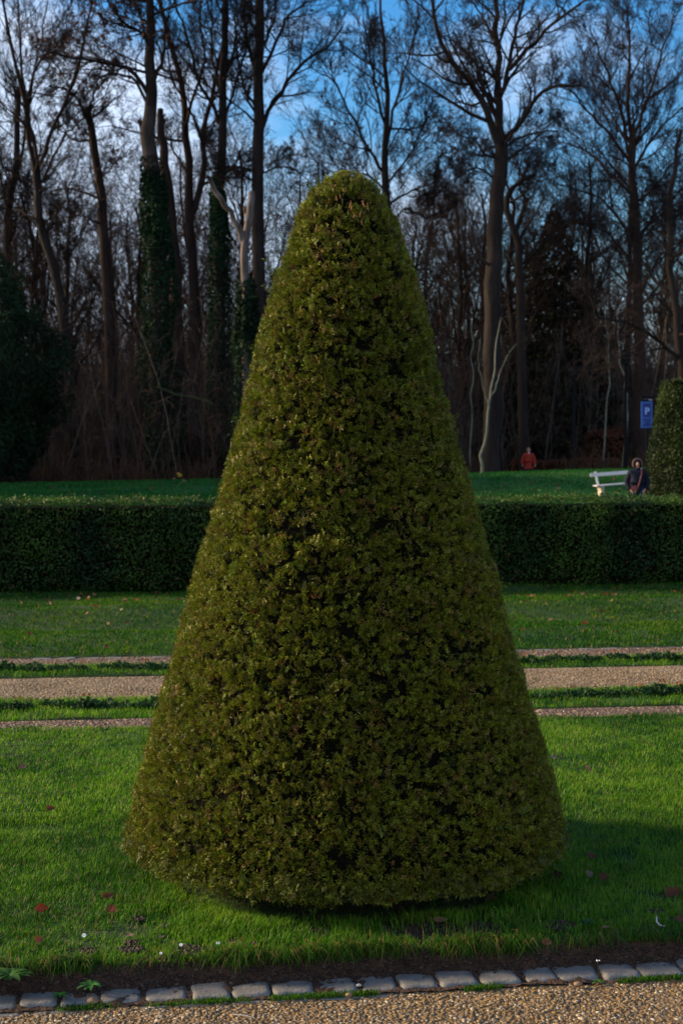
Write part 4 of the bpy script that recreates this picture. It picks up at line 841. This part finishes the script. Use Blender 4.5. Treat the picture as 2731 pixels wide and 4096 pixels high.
# ------------------------------------------------------------------ white bench
BD = 45.0; bx = float(px(2366, 0, BD)[0]); bench = empty('park_bench', (bx, BD, gz(bx, BD) - .05)); bench.rotation_euler = (0, -R(4.2), R(8)); tag(bench, 'white slatted bench on the far lawn beside the person in the dark coat', 'bench')
M['old_stone'] = mat_noise('stained_stone', [(.3, (.24, .19, .12)), (.7, (.52, .47, .38))], scale=9, rough=.85, bump=.4, bscale=40)
link('backrest', bevel_box(1.95, .035, .11, .008), M['white_paint'], bench, loc=(.98, .02, .815))
link('seat', bevel_box(1.95, .40, .036, .008), M['white_paint'], bench, loc=(1.03, -.22, .475))
for X in (.22, 1.72):
    s_ = link('back_support', bevel_box(.065, .05, .46, .008), M['white_paint'], bench, loc=(X, .035, .69)); s_.rotation_euler = (R(-6), R(-7), 0)
    bm = bmesh.new(); prof_ = [(.075, 0), (.085, .06), (.055, .20), (.045, .32), (.075, .42), (.08, .455)]
    vs = [[bm.verts.new((X + .03 + s1 * w_, -.2 + d_ * .17, z_)) for s1, d_ in ((-1, -1), (1, -1), (1, 1), (-1, 1))] for w_, z_ in prof_]
    for a_, b_ in zip(vs[:-1], vs[1:]):
        for k in range(4): bm.faces.new((a_[k], a_[(k + 1) % 4], b_[(k + 1) % 4], b_[k]))
    bm.faces.new(vs[0]); bm.faces.new(vs[-1]); me = bpy.data.meshes.new('leg'); bm.to_mesh(me); bm.free(); link('leg', me, M['old_stone'], bench)

# ------------------------------------------------------------------ people
def skin_mesh(name, joints, edges, rootj, sub=2):
    """joints: name -> (x, y, z, rx, ry); one continuous skinned surface, baked to a mesh"""
    keys = list(joints); me = bpy.data.meshes.new(name); me.from_pydata([joints[k][:3] for k in keys], [(keys.index(a), keys.index(b)) for a, b in edges], [])
    o = bpy.data.objects.new(name, me); COL.objects.link(o); sm = o.modifiers.new('s', 'SKIN'); sm.use_smooth_shade = True
    sv = me.skin_vertices[0].data
    for i, k in enumerate(keys):
        j = joints[k]; sv[i].radius = (j[3], j[4] if len(j) > 4 else j[3]); sv[i].use_root = (k == rootj)
    ss = o.modifiers.new('u', 'SUBSURF'); ss.levels = sub; ss.render_levels = sub
    bpy.context.view_layer.update(); dg = bpy.context.evaluated_depsgraph_get(); out = bpy.data.meshes.new_from_object(o.evaluated_get(dg)); out.name = name
    bpy.data.objects.remove(o); return out
def ball(r, sc, loc, seg=20, cut=None, th=0):
    bm = bmesh.new(); bmesh.ops.create_uvsphere(bm, u_segments=seg, v_segments=seg // 2 + 2, radius=r)
    if cut: bmesh.ops.delete(bm, geom=[f for f in bm.faces if cut(f.calc_center_median() / r)], context='FACES')
    if th: bmesh.ops.solidify(bm, geom=bm.faces[:], thickness=th)
    for v in bm.verts: v.co = (v.co.x * sc[0] + loc[0], v.co.y * sc[1] + loc[1], v.co.z * sc[2] + loc[2])
    for f in bm.faces: f.smooth = True
    me = bpy.data.meshes.new('ball'); bm.to_mesh(me); bm.free(); return me
M['skin'] = plain('skin', (.42, .22, .15), .5); M['navy'] = plain('navy_cloth', (.004, .006, .016), .85, .2); M['denim'] = plain('blue_denim', (.012, .04, .13), .85, .2); M['dark_denim'] = plain('dark_trousers', (.006, .012, .028), .85, .2)
M['red_cloth'] = plain('orange_red_cloth', (.24, .020, .008), .75, .25); M['black'] = plain('black_cloth', (.008, .008, .010), .8, .2); M['fur'] = mat_noise('fur_trim', [(.3, (.06, .035, .025)), (.7, (.20, .13, .10))], scale=60, rough=1, bump=1, bscale=150)
M['bag'] = plain('brick_red_leather', (.17, .038, .032), .5, .4); M['grey_hair'] = plain('grey_hair', (.22, .20, .19), .9); M['white_cloth'] = plain('white_cloth', (.6, .6, .65), .8); M['eye'] = plain('dark_eye', (.02, .015, .012), .2)
def person(loc, rz, H, label, coat, legs, hood, stride, glove=False, fat=1.0, bag=False, hem=.74):
    s = H / 1.70; root = empty('person', loc, rz); root.scale = (s, s, s); tag(root, label, 'person')
    J = {'pel': (0, 0, .95, .13, .10), 'waist': (0, 0, 1.12, .12, .09), 'chest': (0, 0, 1.32, .15, .10), 'neck': (0, 0, 1.475, .052), 'hd': (0, -.005, 1.55, .062, .07), 'hm': (0, -.01, 1.615, .078, .092), 'top': (0, 0, 1.672, .055, .062), 'nose': (0, -.112, 1.59, .011)}
    E = [('pel', 'waist'), ('waist', 'chest'), ('chest', 'neck'), ('neck', 'hd'), ('hd', 'hm'), ('hm', 'top'), ('hm', 'nose')]
    for sd, q in ((-1, 'l'), (1, 'r')):
        st = stride * sd
        pk = 1 if hood else 0
        J.update({q + 'sh': (.18 * sd, 0, 1.40, .055), q + 'el': (.255 * sd, .02 - st * .3, 1.13, .040), q + 'wr': ((.26 - .07 * pk) * sd, -.05 - st * .8 - .05 * pk, .90 + .03 * pk, .026), q + 'pm': ((.262 - .12 * pk) * sd, -.06 - st * .85 - .02 * pk, .845 + .035 * pk, .030, .018),
                  q + 'hp': (.09 * sd, 0, .90, .085), q + 'kn': (.10 * sd, -.03 + st * .9, .50, .055), q + 'an': (.10 * sd, .02 + st * 1.5, .09, .036), q + 'to': (.115 * sd, -.14 + st * 1.5, .035, .032)})
        E += [('chest', q + 'sh'), (q + 'sh', q + 'el'), (q + 'el', q + 'wr'), (q + 'wr', q + 'pm'), ('pel', q + 'hp'), (q + 'hp', q + 'kn'), (q + 'kn', q + 'an'), (q + 'an', q + 'to')]
        px0, py0, pz0 = J[q + 'pm'][:3]
        for f, (dy, ln) in enumerate(((-.030, .070), (-.010, .082), (.010, .076), (.028, .060))):
            J[f'{q}f{f}a'] = (px0, py0 + dy, pz0 - .025, .0085); J[f'{q}f{f}b'] = (px0 - .006 * sd, py0 + dy * 1.1 - .004, pz0 - .025 - ln * .55, .008); J[f'{q}f{f}c'] = (px0 - .024 * sd, py0 + dy * 1.1 - .006, pz0 - .025 - ln, .007)
            E += [(q + 'pm', f'{q}f{f}a'), (f'{q}f{f}a', f'{q}f{f}b'), (f'{q}f{f}b', f'{q}f{f}c')]
        J[q + 'ta'] = (px0 - .01 * sd, py0 - .042, pz0 + .012, .010); J[q + 'tb'] = (px0 - .02 * sd, py0 - .062, pz0 - .022, .009); E += [(q + 'wr', q + 'ta'), (q + 'ta', q + 'tb')]
    body = link('body', skin_mesh('body', J, E, 'pel'), M['skin'], root)
    for sd in (-1, 1):
        link('eye', ball(.011, (1, .6, .7), (.031 * sd, -.088, 1.615), 10), M['eye'], root)
    W = fat; JC = {'hem': (0, 0, hem, .155 * W, .13 * W), 'pel': (0, 0, .95, .17 * W, .14 * W), 'waist': (0, 0, 1.12, .165 * W, .135 * W), 'chest': (0, 0, 1.30, .175 * W, .135 * W), 'up': (0, 0, 1.41, .12, .09), 'col': (0, -.005, 1.49, .075, .075)}
    EC = [('hem', 'pel'), ('pel', 'waist'), ('waist', 'chest'), ('chest', 'up'), ('up', 'col')]
    for q, sd in (('l', -1), ('r', 1)):
        e, w_ = J[q + 'el'], J[q + 'wr']; k = .03 * (W - 1) * 4
        JC[q + 'sh'] = (.18 * sd, 0, 1.385, .075 * W); JC[q + 'el'] = (e[0] + k * sd, e[1], e[2], .066 * W); JC[q + 'wr'] = (w_[0] + k * .5 * sd, w_[1], w_[2] + .015, .048 * W)
        if hood: JC[q + 'wr'] = (w_[0] - .01 * sd, w_[1] + .03, w_[2] - .03, .075)
        EC += [('up', q + 'sh'), (q + 'sh', q + 'el'), (q + 'el', q + 'wr')]
    link('coat' if hood else 'jacket', skin_mesh('coat', JC, EC, 'pel'), coat, root)
    JT = {'pel': (0, 0, .93, .14, .11)}; ET = []
    for q in 'lr':
        for j, r_ in (('hp', .095), ('kn', .075), ('an', .058)): JT[q + j] = J[q + j][:3] + (r_,)
        ET += [('pel', q + 'hp'), (q + 'hp', q + 'kn'), (q + 'kn', q + 'an')]
    link('trousers', skin_mesh('trousers', JT, ET, 'pel'), legs, root)
    for q in 'lr':
        a_, t_ = J[q + 'an'], J[q + 'to']; me = skin_mesh('shoe', {'h': (a_[0], a_[1] + .03, .05, .048), 'm': ((a_[0] + t_[0]) / 2, (a_[1] + t_[1]) / 2, .048, .050, .045), 't': (t_[0], t_[1] - .03, .04, .042, .038)}, [('h', 'm'), ('m', 't')], 'm'); link('shoe', me, M['black'], root)
        if glove:
            p_, w_ = J[q + 'pm'], J[q + 'wr']; G = {k_: tuple(v_[:3]) + (v_[3] + .004,) for k_, v_ in J.items() if k_[0] == q and (k_[1] == 'f' or k_[1:] in ('wr', 'pm', 'ta', 'tb'))}
            GE = [e_ for e_ in E if e_[0] in G and e_[1] in G]; link('glove', skin_mesh('glove', G, GE, q + 'pm'), M['black'], root)
    if hood:
        link('hood', ball(.135, (1.0, 1.0, 1.12), (0, .02, 1.60), 26, cut=lambda c: c.y < -.45 and abs(c.x) < .62 and c.z < .55 and c.z > -.8, th=.02), M['navy'], root)
        T = Tubes(); a = np.linspace(R(-35), R(215), 18); P = np.stack([.118 * np.cos(a), np.full(18, -.05), 1.615 + .128 * np.sin(a)], 1); T.add(P[None], np.full((1, 18), .020), 8); link('fur_trim', T.mesh('fur_trim'), M['fur'], root)
        link('scarf', skin_mesh('scarf', {'a': (0, -.02, 1.44, .095, .095), 'b': (0, -.02, 1.52, .082, .085)}, [('a', 'b')], 'a'), M['navy'], root)
    else:
        link('hair', ball(.098, (.92, 1.1, .98), (0, .008, 1.615), 22, cut=lambda c: c.z < -.25 or (c.y < .15 and c.z < .55) or c.z > .93), M['grey_hair'], root)
        link('collar', skin_mesh('collar', {'a': (0, -.075, 1.42, .03, .02), 'b': (0, -.055, 1.50, .028, .02)}, [('a', 'b')], 'a'), M['white_cloth'], root)
        for sd in (-1, 1): link('ear', ball(.026, (.4, .8, 1.2), (.083 * sd, .0, 1.60), 10), M['skin'], root)
    return root, s
x = float(px(2547, 0, 36)[0])
p1, s1 = person((x, 36, gz(x, 36)), R(-6), 1.64, 'person in a dark navy hooded winter coat with a red shoulder bag beside the bench', M['navy'], M['denim'], True, .03, fat=1.18, bag=True, hem=.72)
bagr = empty('shoulder_bag', (x, 36, gz(x, 36)), R(-6)); bagr.scale = (s1, s1, s1); tag(bagr, 'small brick-red shoulder bag worn across the dark coat', 'bag')
link('pouch', bevel_box(.215, .08, .15, .055, seg=4), M['bag'], bagr, loc=(-.10, -.275, .965)).rotation_euler = (0, R(-14), 0)
T = Tubes(); P = np.array([[-.01, -.255, 1.02], [.03, -.240, 1.12], [.065, -.225, 1.25], [.09, -.19, 1.36], [.095, -.10, 1.44], [.085, .0, 1.47], [.03, .15, 1.38]]); T.add(P[None], np.full((1, 7), .0085), 6); link('strap', T.mesh('strap'), M['bag'], bagr)
x = float(px(2113, 0, 64.5)[0])
person((x, 64.5, gz(x, 64.5)), R(4), 1.74, 'person in an orange-red jacket walking towards the lawn at the wood edge', M['red_cloth'], M['dark_denim'], False, .10, glove=True, fat=1.1, hem=.86)

# ------------------------------------------------------------------ bedding plants in the verges
def bed_plant(seed, hue):
    rg = np.random.default_rng(seed); root = empty('bedding_plant'); n = 90
    a = rg.random(n) * 6.283; r = .065 * np.sqrt(rg.random(n)); z = .012 + .05 * rg.random(n) * (1 - r / .09)
    P = np.stack([r * np.cos(a), r * np.sin(a), z], 1); V, F = leaf_quads(P, unit(np.stack([np.cos(a) * .4, np.sin(a) * .4, a * 0 + 1], 1)), .032, rg, aspect=.6)
    link('leaves', np_mesh('leaves', V, F, np.repeat(np.array([[.018, .05, .014]]) * (.5 + rg.random((n, 1))), 4, 0)), M['leaf'], root)
    for k in range(rg.integers(1, 4) if hue else 0):
        bm = bmesh.new(); c = bm.verts.new((0, 0, 0)); ring = []
        for j in range(10):
            t = j * 2 * math.pi / 10; q = .010 if j % 2 == 0 else .006; ring.append(bm.verts.new((q * math.cos(t), -.003 if j % 2 else .001, q * math.sin(t))))
        for j in range(10): bm.faces.new((c, ring[j], ring[(j + 1) % 10]))
        me = bpy.data.meshes.new('flower'); bm.to_mesh(me); bm.free(); f = link('flower', me, M['petal_' + hue], root); f.location = (rg.uniform(-.05, .05), rg.uniform(-.06, 0), .06 + .02 * rg.random()); f.rotation_euler = (R(rg.uniform(-50, 10)), 0, R(rg.uniform(-50, 50)))
    return root
M['petal_orange'] = plain('orange_petal', (.35, .11, .02), .6); M['petal_yellow'] = plain('yellow_petal', (.42, .27, .03), .6)
pl = [bed_plant(1, 'orange'), bed_plant(2, 'yellow'), bed_plant(3, ''), bed_plant(4, 'orange'), bed_plant(5, '')]
used = [False] * 5; rgp = random.Random(9)
for (v0, n_, G, lab) in ((9.50, 64, 'bedding plants in the near verge', 'near verge'), (11.22, 56, 'bedding plants in the far verge', 'far verge')):
    for k in range(n_):
        x = -3.25 + 6.5 * (k + rgp.uniform(-.3, .3)) / n_
        if abs(x) < 1.02 * v0 / 9.5 and True: continue
        i = rgp.choice([0, 1, 2, 3, 4, 2, 0]); o = pl[i] if not used[i] else copy_tree(pl[i]); used[i] = True
        v = v0 + rgp.uniform(-.07, .07); y = v + SL * x; o.location = (x, y, float(lawn_z(np.array([x]), np.array([y]))[0])); o.rotation_euler = (0, 0, rgp.uniform(-.6, .6)); s = rgp.uniform(.8, 1.35); o.scale = (s, s, s)
        tag(o, ('low leafy bedding plant without open flowers in the ' if i in (2, 4) else ('low bedding plant with orange flowers in the ' if i != 1 else 'low bedding plant with yellow flowers in the ')) + lab, 'plant', G)

# ------------------------------------------------------------------ fallen leaves and small plants
def fallen_leaf(seed, L_=.055, col=(.20, .07, .025), lobes=True):
    rg = np.random.default_rng(seed); n = 13; t = np.linspace(0, 1, n); w_ = np.sin(np.pi * t ** .8) * .32 * (1 + (.22 * np.sin(t * 22 + seed) if lobes else 0)) + .008
    curl = rg.uniform(.15, .5); rows = []
    for s_ in (-1, -.5, 0, .5, 1): rows.append(np.stack([(t - .5), w_ * s_, curl * (w_ * s_) ** 2 * 2.2 + .28 * curl * (t - .5) ** 2 * 2 + rg.normal(0, .012, n)], 1))
    V = np.concatenate(rows) * L_; i = np.arange(5 * n).reshape(5, n); F = np.stack([i[:-1, :-1].ravel(), i[:-1, 1:].ravel(), i[1:, 1:].ravel(), i[1:, :-1].ravel()], 1)
    C = np.tile(np.array([col]), (len(V), 1)) * (.75 + .5 * rg.random((len(V), 1))); return np_mesh('fallen_leaf', V, F, C, smooth=True)
FL = [((167, 3623), .055, (R(75), 0, .3), (.26, .07, .03), 'russet leaf standing on edge in the grass at the left of the cone'),
      ((450, 3631), .050, (R(60), .2, -.4), (.20, .05, .02), 'dark russet notched leaf just left of the cone foot'),
      ((434, 3572), .060, (R(25), 0, .8), (.30, .11, .05), 'orange-brown leaf half hidden by the cone foot'),
      ((156, 3757), .050, (R(40), 0, 1.1), (.30, .15, .07), 'narrow tan leaf tilted in the grass above the cobbles'),
      ((520, 3738), .035, (R(15), 0, 0), (.45, .30, .18), 'small pale tan leaf lying flat near the daisies'),
      ((645, 3743), .030, (R(10), 0, .5), (.40, .30, .2), 'tiny pale leaf lying between two daisies'),
      ((2364, 3411), .050, (R(40), .2, .4), (.16, .045, .03), 'dark red leaf in the sunlit grass right of the cone'),
      ((2355, 3484), .055, (R(45), 0, .9), (.33, .18, .14), 'pinkish brown leaf beside a darker leaf right of the cone'),
      ((2412, 3492), .060, (R(65), .2, .5), (.15, .055, .025), 'dark brown cupped leaf right of the pinkish one'),
      ((2690, 3560), .085, (R(20), -.3, .5), (.20, .075, .03), 'long brown leaf lying in the shaded grass'),
      ((2186, 3772), .042, (R(35), 0, .2), (.26, .11, .05), 'rounded brown leaf near the soil bank'),
      ((1762, 3676), .060, (R(15), 0, .1), (.36, .20, .10), 'pale tan leaf before the cone foot'),
      ((2722, 3672), .060, (R(15), 0, -.4), (.22, .09, .04), 'small brown leaf near the curled pale feather'),
      ((2229, 3506), .085, (R(70), .2, .1), (.05, .022, .014), 'blackish curled leaf beside the cone foot'),
      ((1966, 3590), .050, (R(60), 0, .3), (.12, .045, .02), 'brown leaf caught under the hem of the cone'),
      ((2422, 3708), .030, (R(10), 0, .3), (.36, .22, .12), 'small tan leaf in shaded grass above the right cobbles'),
      ((92, 3055), .050, (R(50), 0, 0), (.40, .20, .14), 'pink-brown leaf in the bright grass far left'),
      ((203, 3232), .050, (R(40), 0, .8), (.22, .09, .05), 'brown leaf in the middle of the sunlit left grass'),
      ((2351, 3075), .055, (R(60), .4, .7), (.22, .16, .13), 'grey-brown leaf in the bright grass right of the cone'),
      ((2212, 3028), .045, (R(30), 0, .3), (.45, .30, .24), 'pale leaf touching the right side of the cone')]
for k, ((a, b), L_, rot, c, lab) in enumerate(FL):
    p = gp(a, b, .02); o = link('fallen_leaf', fallen_leaf(k, L_ * .9, tuple(q * .5 for q in c)), M['dry']); o.location = (p[0], p[1], float(lawn_z(np.array([p[0]]), np.array([p[1]]))[0]) + .018); o.rotation_euler = rot; tag(o, lab, 'leaf', 'fallen leaves on the front lawn')
lm = [fallen_leaf(50 + k, .075, c) for k, c in enumerate([(.20, .06, .02), (.14, .04, .018), (.22, .12, .06), (.09, .03, .018), (.34, .26, .2)])]
rgl = random.Random(21)
for k in range(80):
    v = rgl.choice([12.3 + 5.6 * rgl.random(), 16 + 2 * rgl.random()]); x = rgl.uniform(-.25, .25) * v
    if abs(x) < .11 * v * .9: x = math.copysign(.11 * v + abs(x), x)
    y = v + SL * x; o = link('fallen_leaf', lm[rgl.randrange(5)], M['dry']); o.location = (x, y, float(lawn_z(np.array([x]), np.array([y]))[0]) + .03); o.rotation_euler = (R(rgl.uniform(10, 70)), R(rgl.uniform(-30, 30)), rgl.uniform(0, 6.28)); s = rgl.uniform(.4, .85); o.scale = (s, s, s)
    tag(o, 'brown leaf fallen on the lawn before the long hedge', 'leaf', 'fallen leaves before the long hedge')
lm = [fallen_leaf(60 + k, .17, c) for k, c in enumerate([(.15, .07, .03), (.11, .06, .03), (.17, .11, .06)])]
for k in range(70):
    v = 45 + 13 * rgl.random(); x = rgl.uniform(-.24, .24) * v; y = v + SL * x; o = link('fallen_leaf', lm[rgl.randrange(3)], M['dry']); o.location = (x, y, gz(x, y) + .06); o.rotation_euler = (R(rgl.uniform(10, 60)), 0, rgl.uniform(0, 6.28))
    tag(o, 'brown leaf fallen on the far lawn by the wood', 'leaf', 'fallen leaves on the far lawn')
# daisies
M['petal_white'] = plain('white_petal', (.8, .8, .85), .6)
def daisy(a, b, s, label):
    p = gp(a, b, .045); root = empty('daisy', (p[0], p[1], 0)); tag(root, label, 'flower', 'daisies in the front lawn')
    T = Tubes(); T.add(np.array([[[0, 0, -.01], [.002, .002, .02], [0, 0, .045]]]), np.full((1, 3), .0009), 5); link('stem', T.mesh('stem'), M['moss'], root)
    bm = bmesh.new(); k = 15
    for j in range(k):
        t = j * 2 * math.pi / k; c, s_ = math.cos(t), math.sin(t); q = s * (.9 + .2 * random.Random(j).random())
        v = [bm.verts.new(w) for w in ((c * .1 * q, s_ * .1 * q, 0), (c * .6 * q - s_ * .13 * q, s_ * .6 * q + c * .13 * q, .0015), (c * q, s_ * q, .001), (c * .6 * q + s_ * .13 * q, s_ * .6 * q - c * .13 * q, .0015))]; bm.faces.new(v)
    me = bpy.data.meshes.new('petals'); bm.to_mesh(me); bm.free(); q = link('petals', me, M['petal_white'], root); q.location = (0, 0, .046); q.rotation_euler = (R(35), 0, 0)
    q = link('disc', ball(s * .25, (1, 1, .5), (0, 0, .001), 10), M['petal_yellow'], root); q.location = (0, -.0005, .047); q.rotation_euler = (R(35), 0, 0)
daisy(337, 3743, .009, 'open white daisy, leftmost in the front lawn'); daisy(725, 3781, .007, 'small white daisy above the fallen soil clod'); daisy(873, 3774, .007, 'small white daisy left of the cone middle'); daisy(645, 3815, .0055, 'half-closed daisy nearest the soil bank')
def rosette(name, loc, n, L_, W_, seed, label, col, rise=.5, toothed=False, cat='weed'):
    rg = np.random.default_rng(seed); root = empty(name, loc); tag(root, label, cat); 
    for k in range(n):
        a = k * 2.4 + rg.random() * .4; l_ = L_ * (.65 + .5 * rg.random()); m_ = 9; t = np.linspace(0, 1, m_); w_ = W_ * np.sin(np.pi * (t * .93 + .05)) ** .8 * (1 + (.45 * (np.arange(m_) % 2 - .5) if toothed else 0)); up_ = rise * (.5 + .8 * rg.random())
        rad = t * l_; zz = l_ * (up_ * t - up_ * .9 * t ** 2); V = []
        for s_ in (-1, 0, 1): V.append(np.stack([rad * math.cos(a) - s_ * w_ * math.sin(a), rad * math.sin(a) + s_ * w_ * math.cos(a), zz + abs(s_) * w_ * .3], 1))
        V = np.concatenate(V); i = np.arange(3 * m_).reshape(3, m_); F = np.stack([i[:-1, :-1].ravel(), i[:-1, 1:].ravel(), i[1:, 1:].ravel(), i[1:, :-1].ravel()], 1)
        link('leaf', np_mesh('leaf', V, F, np.tile(np.array([col]), (len(V), 1)) * (.7 + .6 * rg.random()), smooth=True), M['leaf'], root)
    return root
def on_bank(a, b): p = gp(a, b, -.02); return (p[0], p[1], float(bank_z(np.array([p[0]]), np.array([p[1]]))[0]) + .004)
p = gp(40, 3905, .0); rosette('broadleaf_weed', (p[0], p[1] - .01, .005), 17, .066, .012, 1, 'broad-leaved plantain clump on the bank at the left edge', (.04, .10, .015), .45)
p = on_bank(362, 3928); rosette('dandelion_rosette', (p[0], p[1], -.035), 8, .045, .008, 2, 'small toothed dandelion rosette on the soil bank', (.05, .15, .03), .7, True)
p = gp(238, 3975, -.05); rosette('creeping_weed', (p[0], p[1], -.055), 9, .028, .005, 3, 'tiny creeping weed between the left cobbles', (.05, .15, .02), .4, True)
p = gp(2390, 3928, -.07); rt = rosette('flowering_weed', (p[0], p[1], -.072), 7, .022, .005, 4, 'tiny weed with a thin stalk of white flowers beside the kerb', (.05, .14, .025), .8)
T = Tubes(); T.add(np.array([[[0, 0, 0], [.001, .001, .035], [-.001, 0, .072]]]), np.full((1, 3), .0009), 5); link('stalk', T.mesh('stalk'), M['moss'], rt)
for k in range(5): link('flower', ball(.0024, (1, 1, .8), (0, 0, 0), 8), M['petal_white'], rt, loc=(random.Random(k).uniform(-.005, .005), -.001, .072 + random.Random(k + 9).uniform(-.004, .003)))
p = gp(2235, 3700); rosette('broadleaf_weed', (p[0] + .1, p[1], .008), 8, .035, .008, 6, 'small dark weed in the shaded grass right of the cone', (.02, .07, .03), .5, True)
# curled feather, twig on the gravel, clods
p = gp(2640, 3690, .03); T = Tubes(); T.add(np.array([[[-.012, .01, .03], [-.012, .002, .012], [-.002, -.008, .004], [.016, -.014, .004]]]), np.array([[.0025, .0042, .0036, .001]]), 6)
o = link('feather', T.mesh('feather'), plain('grey_feather', (.32, .29, .30))); o.location = (p[0], p[1], .018); tag(o, 'curled pale grey feather lying in shaded grass above the right cobbles', 'feather')
p = gp(975, 4069, -.065); T = Tubes(); T.add(np.array([[[-.033, .014, 0], [.0, -.002, .004], [.034, -.012, 0]]]), np.array([[.0014, .0016, .001]]), 6)
o = link('twig', T.mesh('twig'), plain('grey_twig', (.36, .34, .33))); o.location = (p[0], p[1], -.062); tag(o, 'short pale grey twig lying on the near gravel', 'twig')
for k, ((a, b), s, lab) in enumerate([((372, 4000), .013, 'crusty brown clod resting against the left cobbles'), ((1395, 3972), .008, 'small tan lump in the sprouts below the middle cobbles'), ((2310, 3930), .010, 'brown heap of crumbs in front of the right cobbles'), ((1435, 3933), .006, 'pale pebble wedged in a gap of the middle cobbles')]):
    V, F = ico(3); rg = np.random.default_rng(k); V = V * (1 + .5 * (fbm(V * 2.5 + k, k, 3) - .5)[:, None]) * np.array([s * 1.4, s, s * .8]); C = np.tile([[.20, .12, .07]] if k < 3 else [[.5, .45, .36]], (len(V), 1)) * (.6 + .8 * fbm(V * 300, 3, 2)[:, None])
    p = gp(a, b, -.06); o = link('soil_clod' if k < 3 else 'pebble', np_mesh('clod', V, F, C, smooth=True), M['pebble']); o.location = (p[0], p[1], -.068 + s * .3); tag(o, lab, 'clod' if k < 3 else 'pebble')
# daffodil-like spots of yellow at the wood edge
xw = float(px(717, 0, 60)[0]); rt = rosette('flowering_plant', (xw, 60.3, gz(xw, 60.3) + .35), 10, .28, .03, 8, 'small plant with yellow flowers at the dark wood edge', (.03, .07, .02), 1.2, cat='plant')
for k, (dx, dz) in enumerate(((-.05, .12), (.05, .06), (.0, .02))): link('flower', ball(.05, (1, .6, .9), (0, 0, 0), 10), M['petal_yellow'], rt, loc=(dx, -.1, dz))
for t_ in TREES:
    if '_d' in t_: del t_['_d']
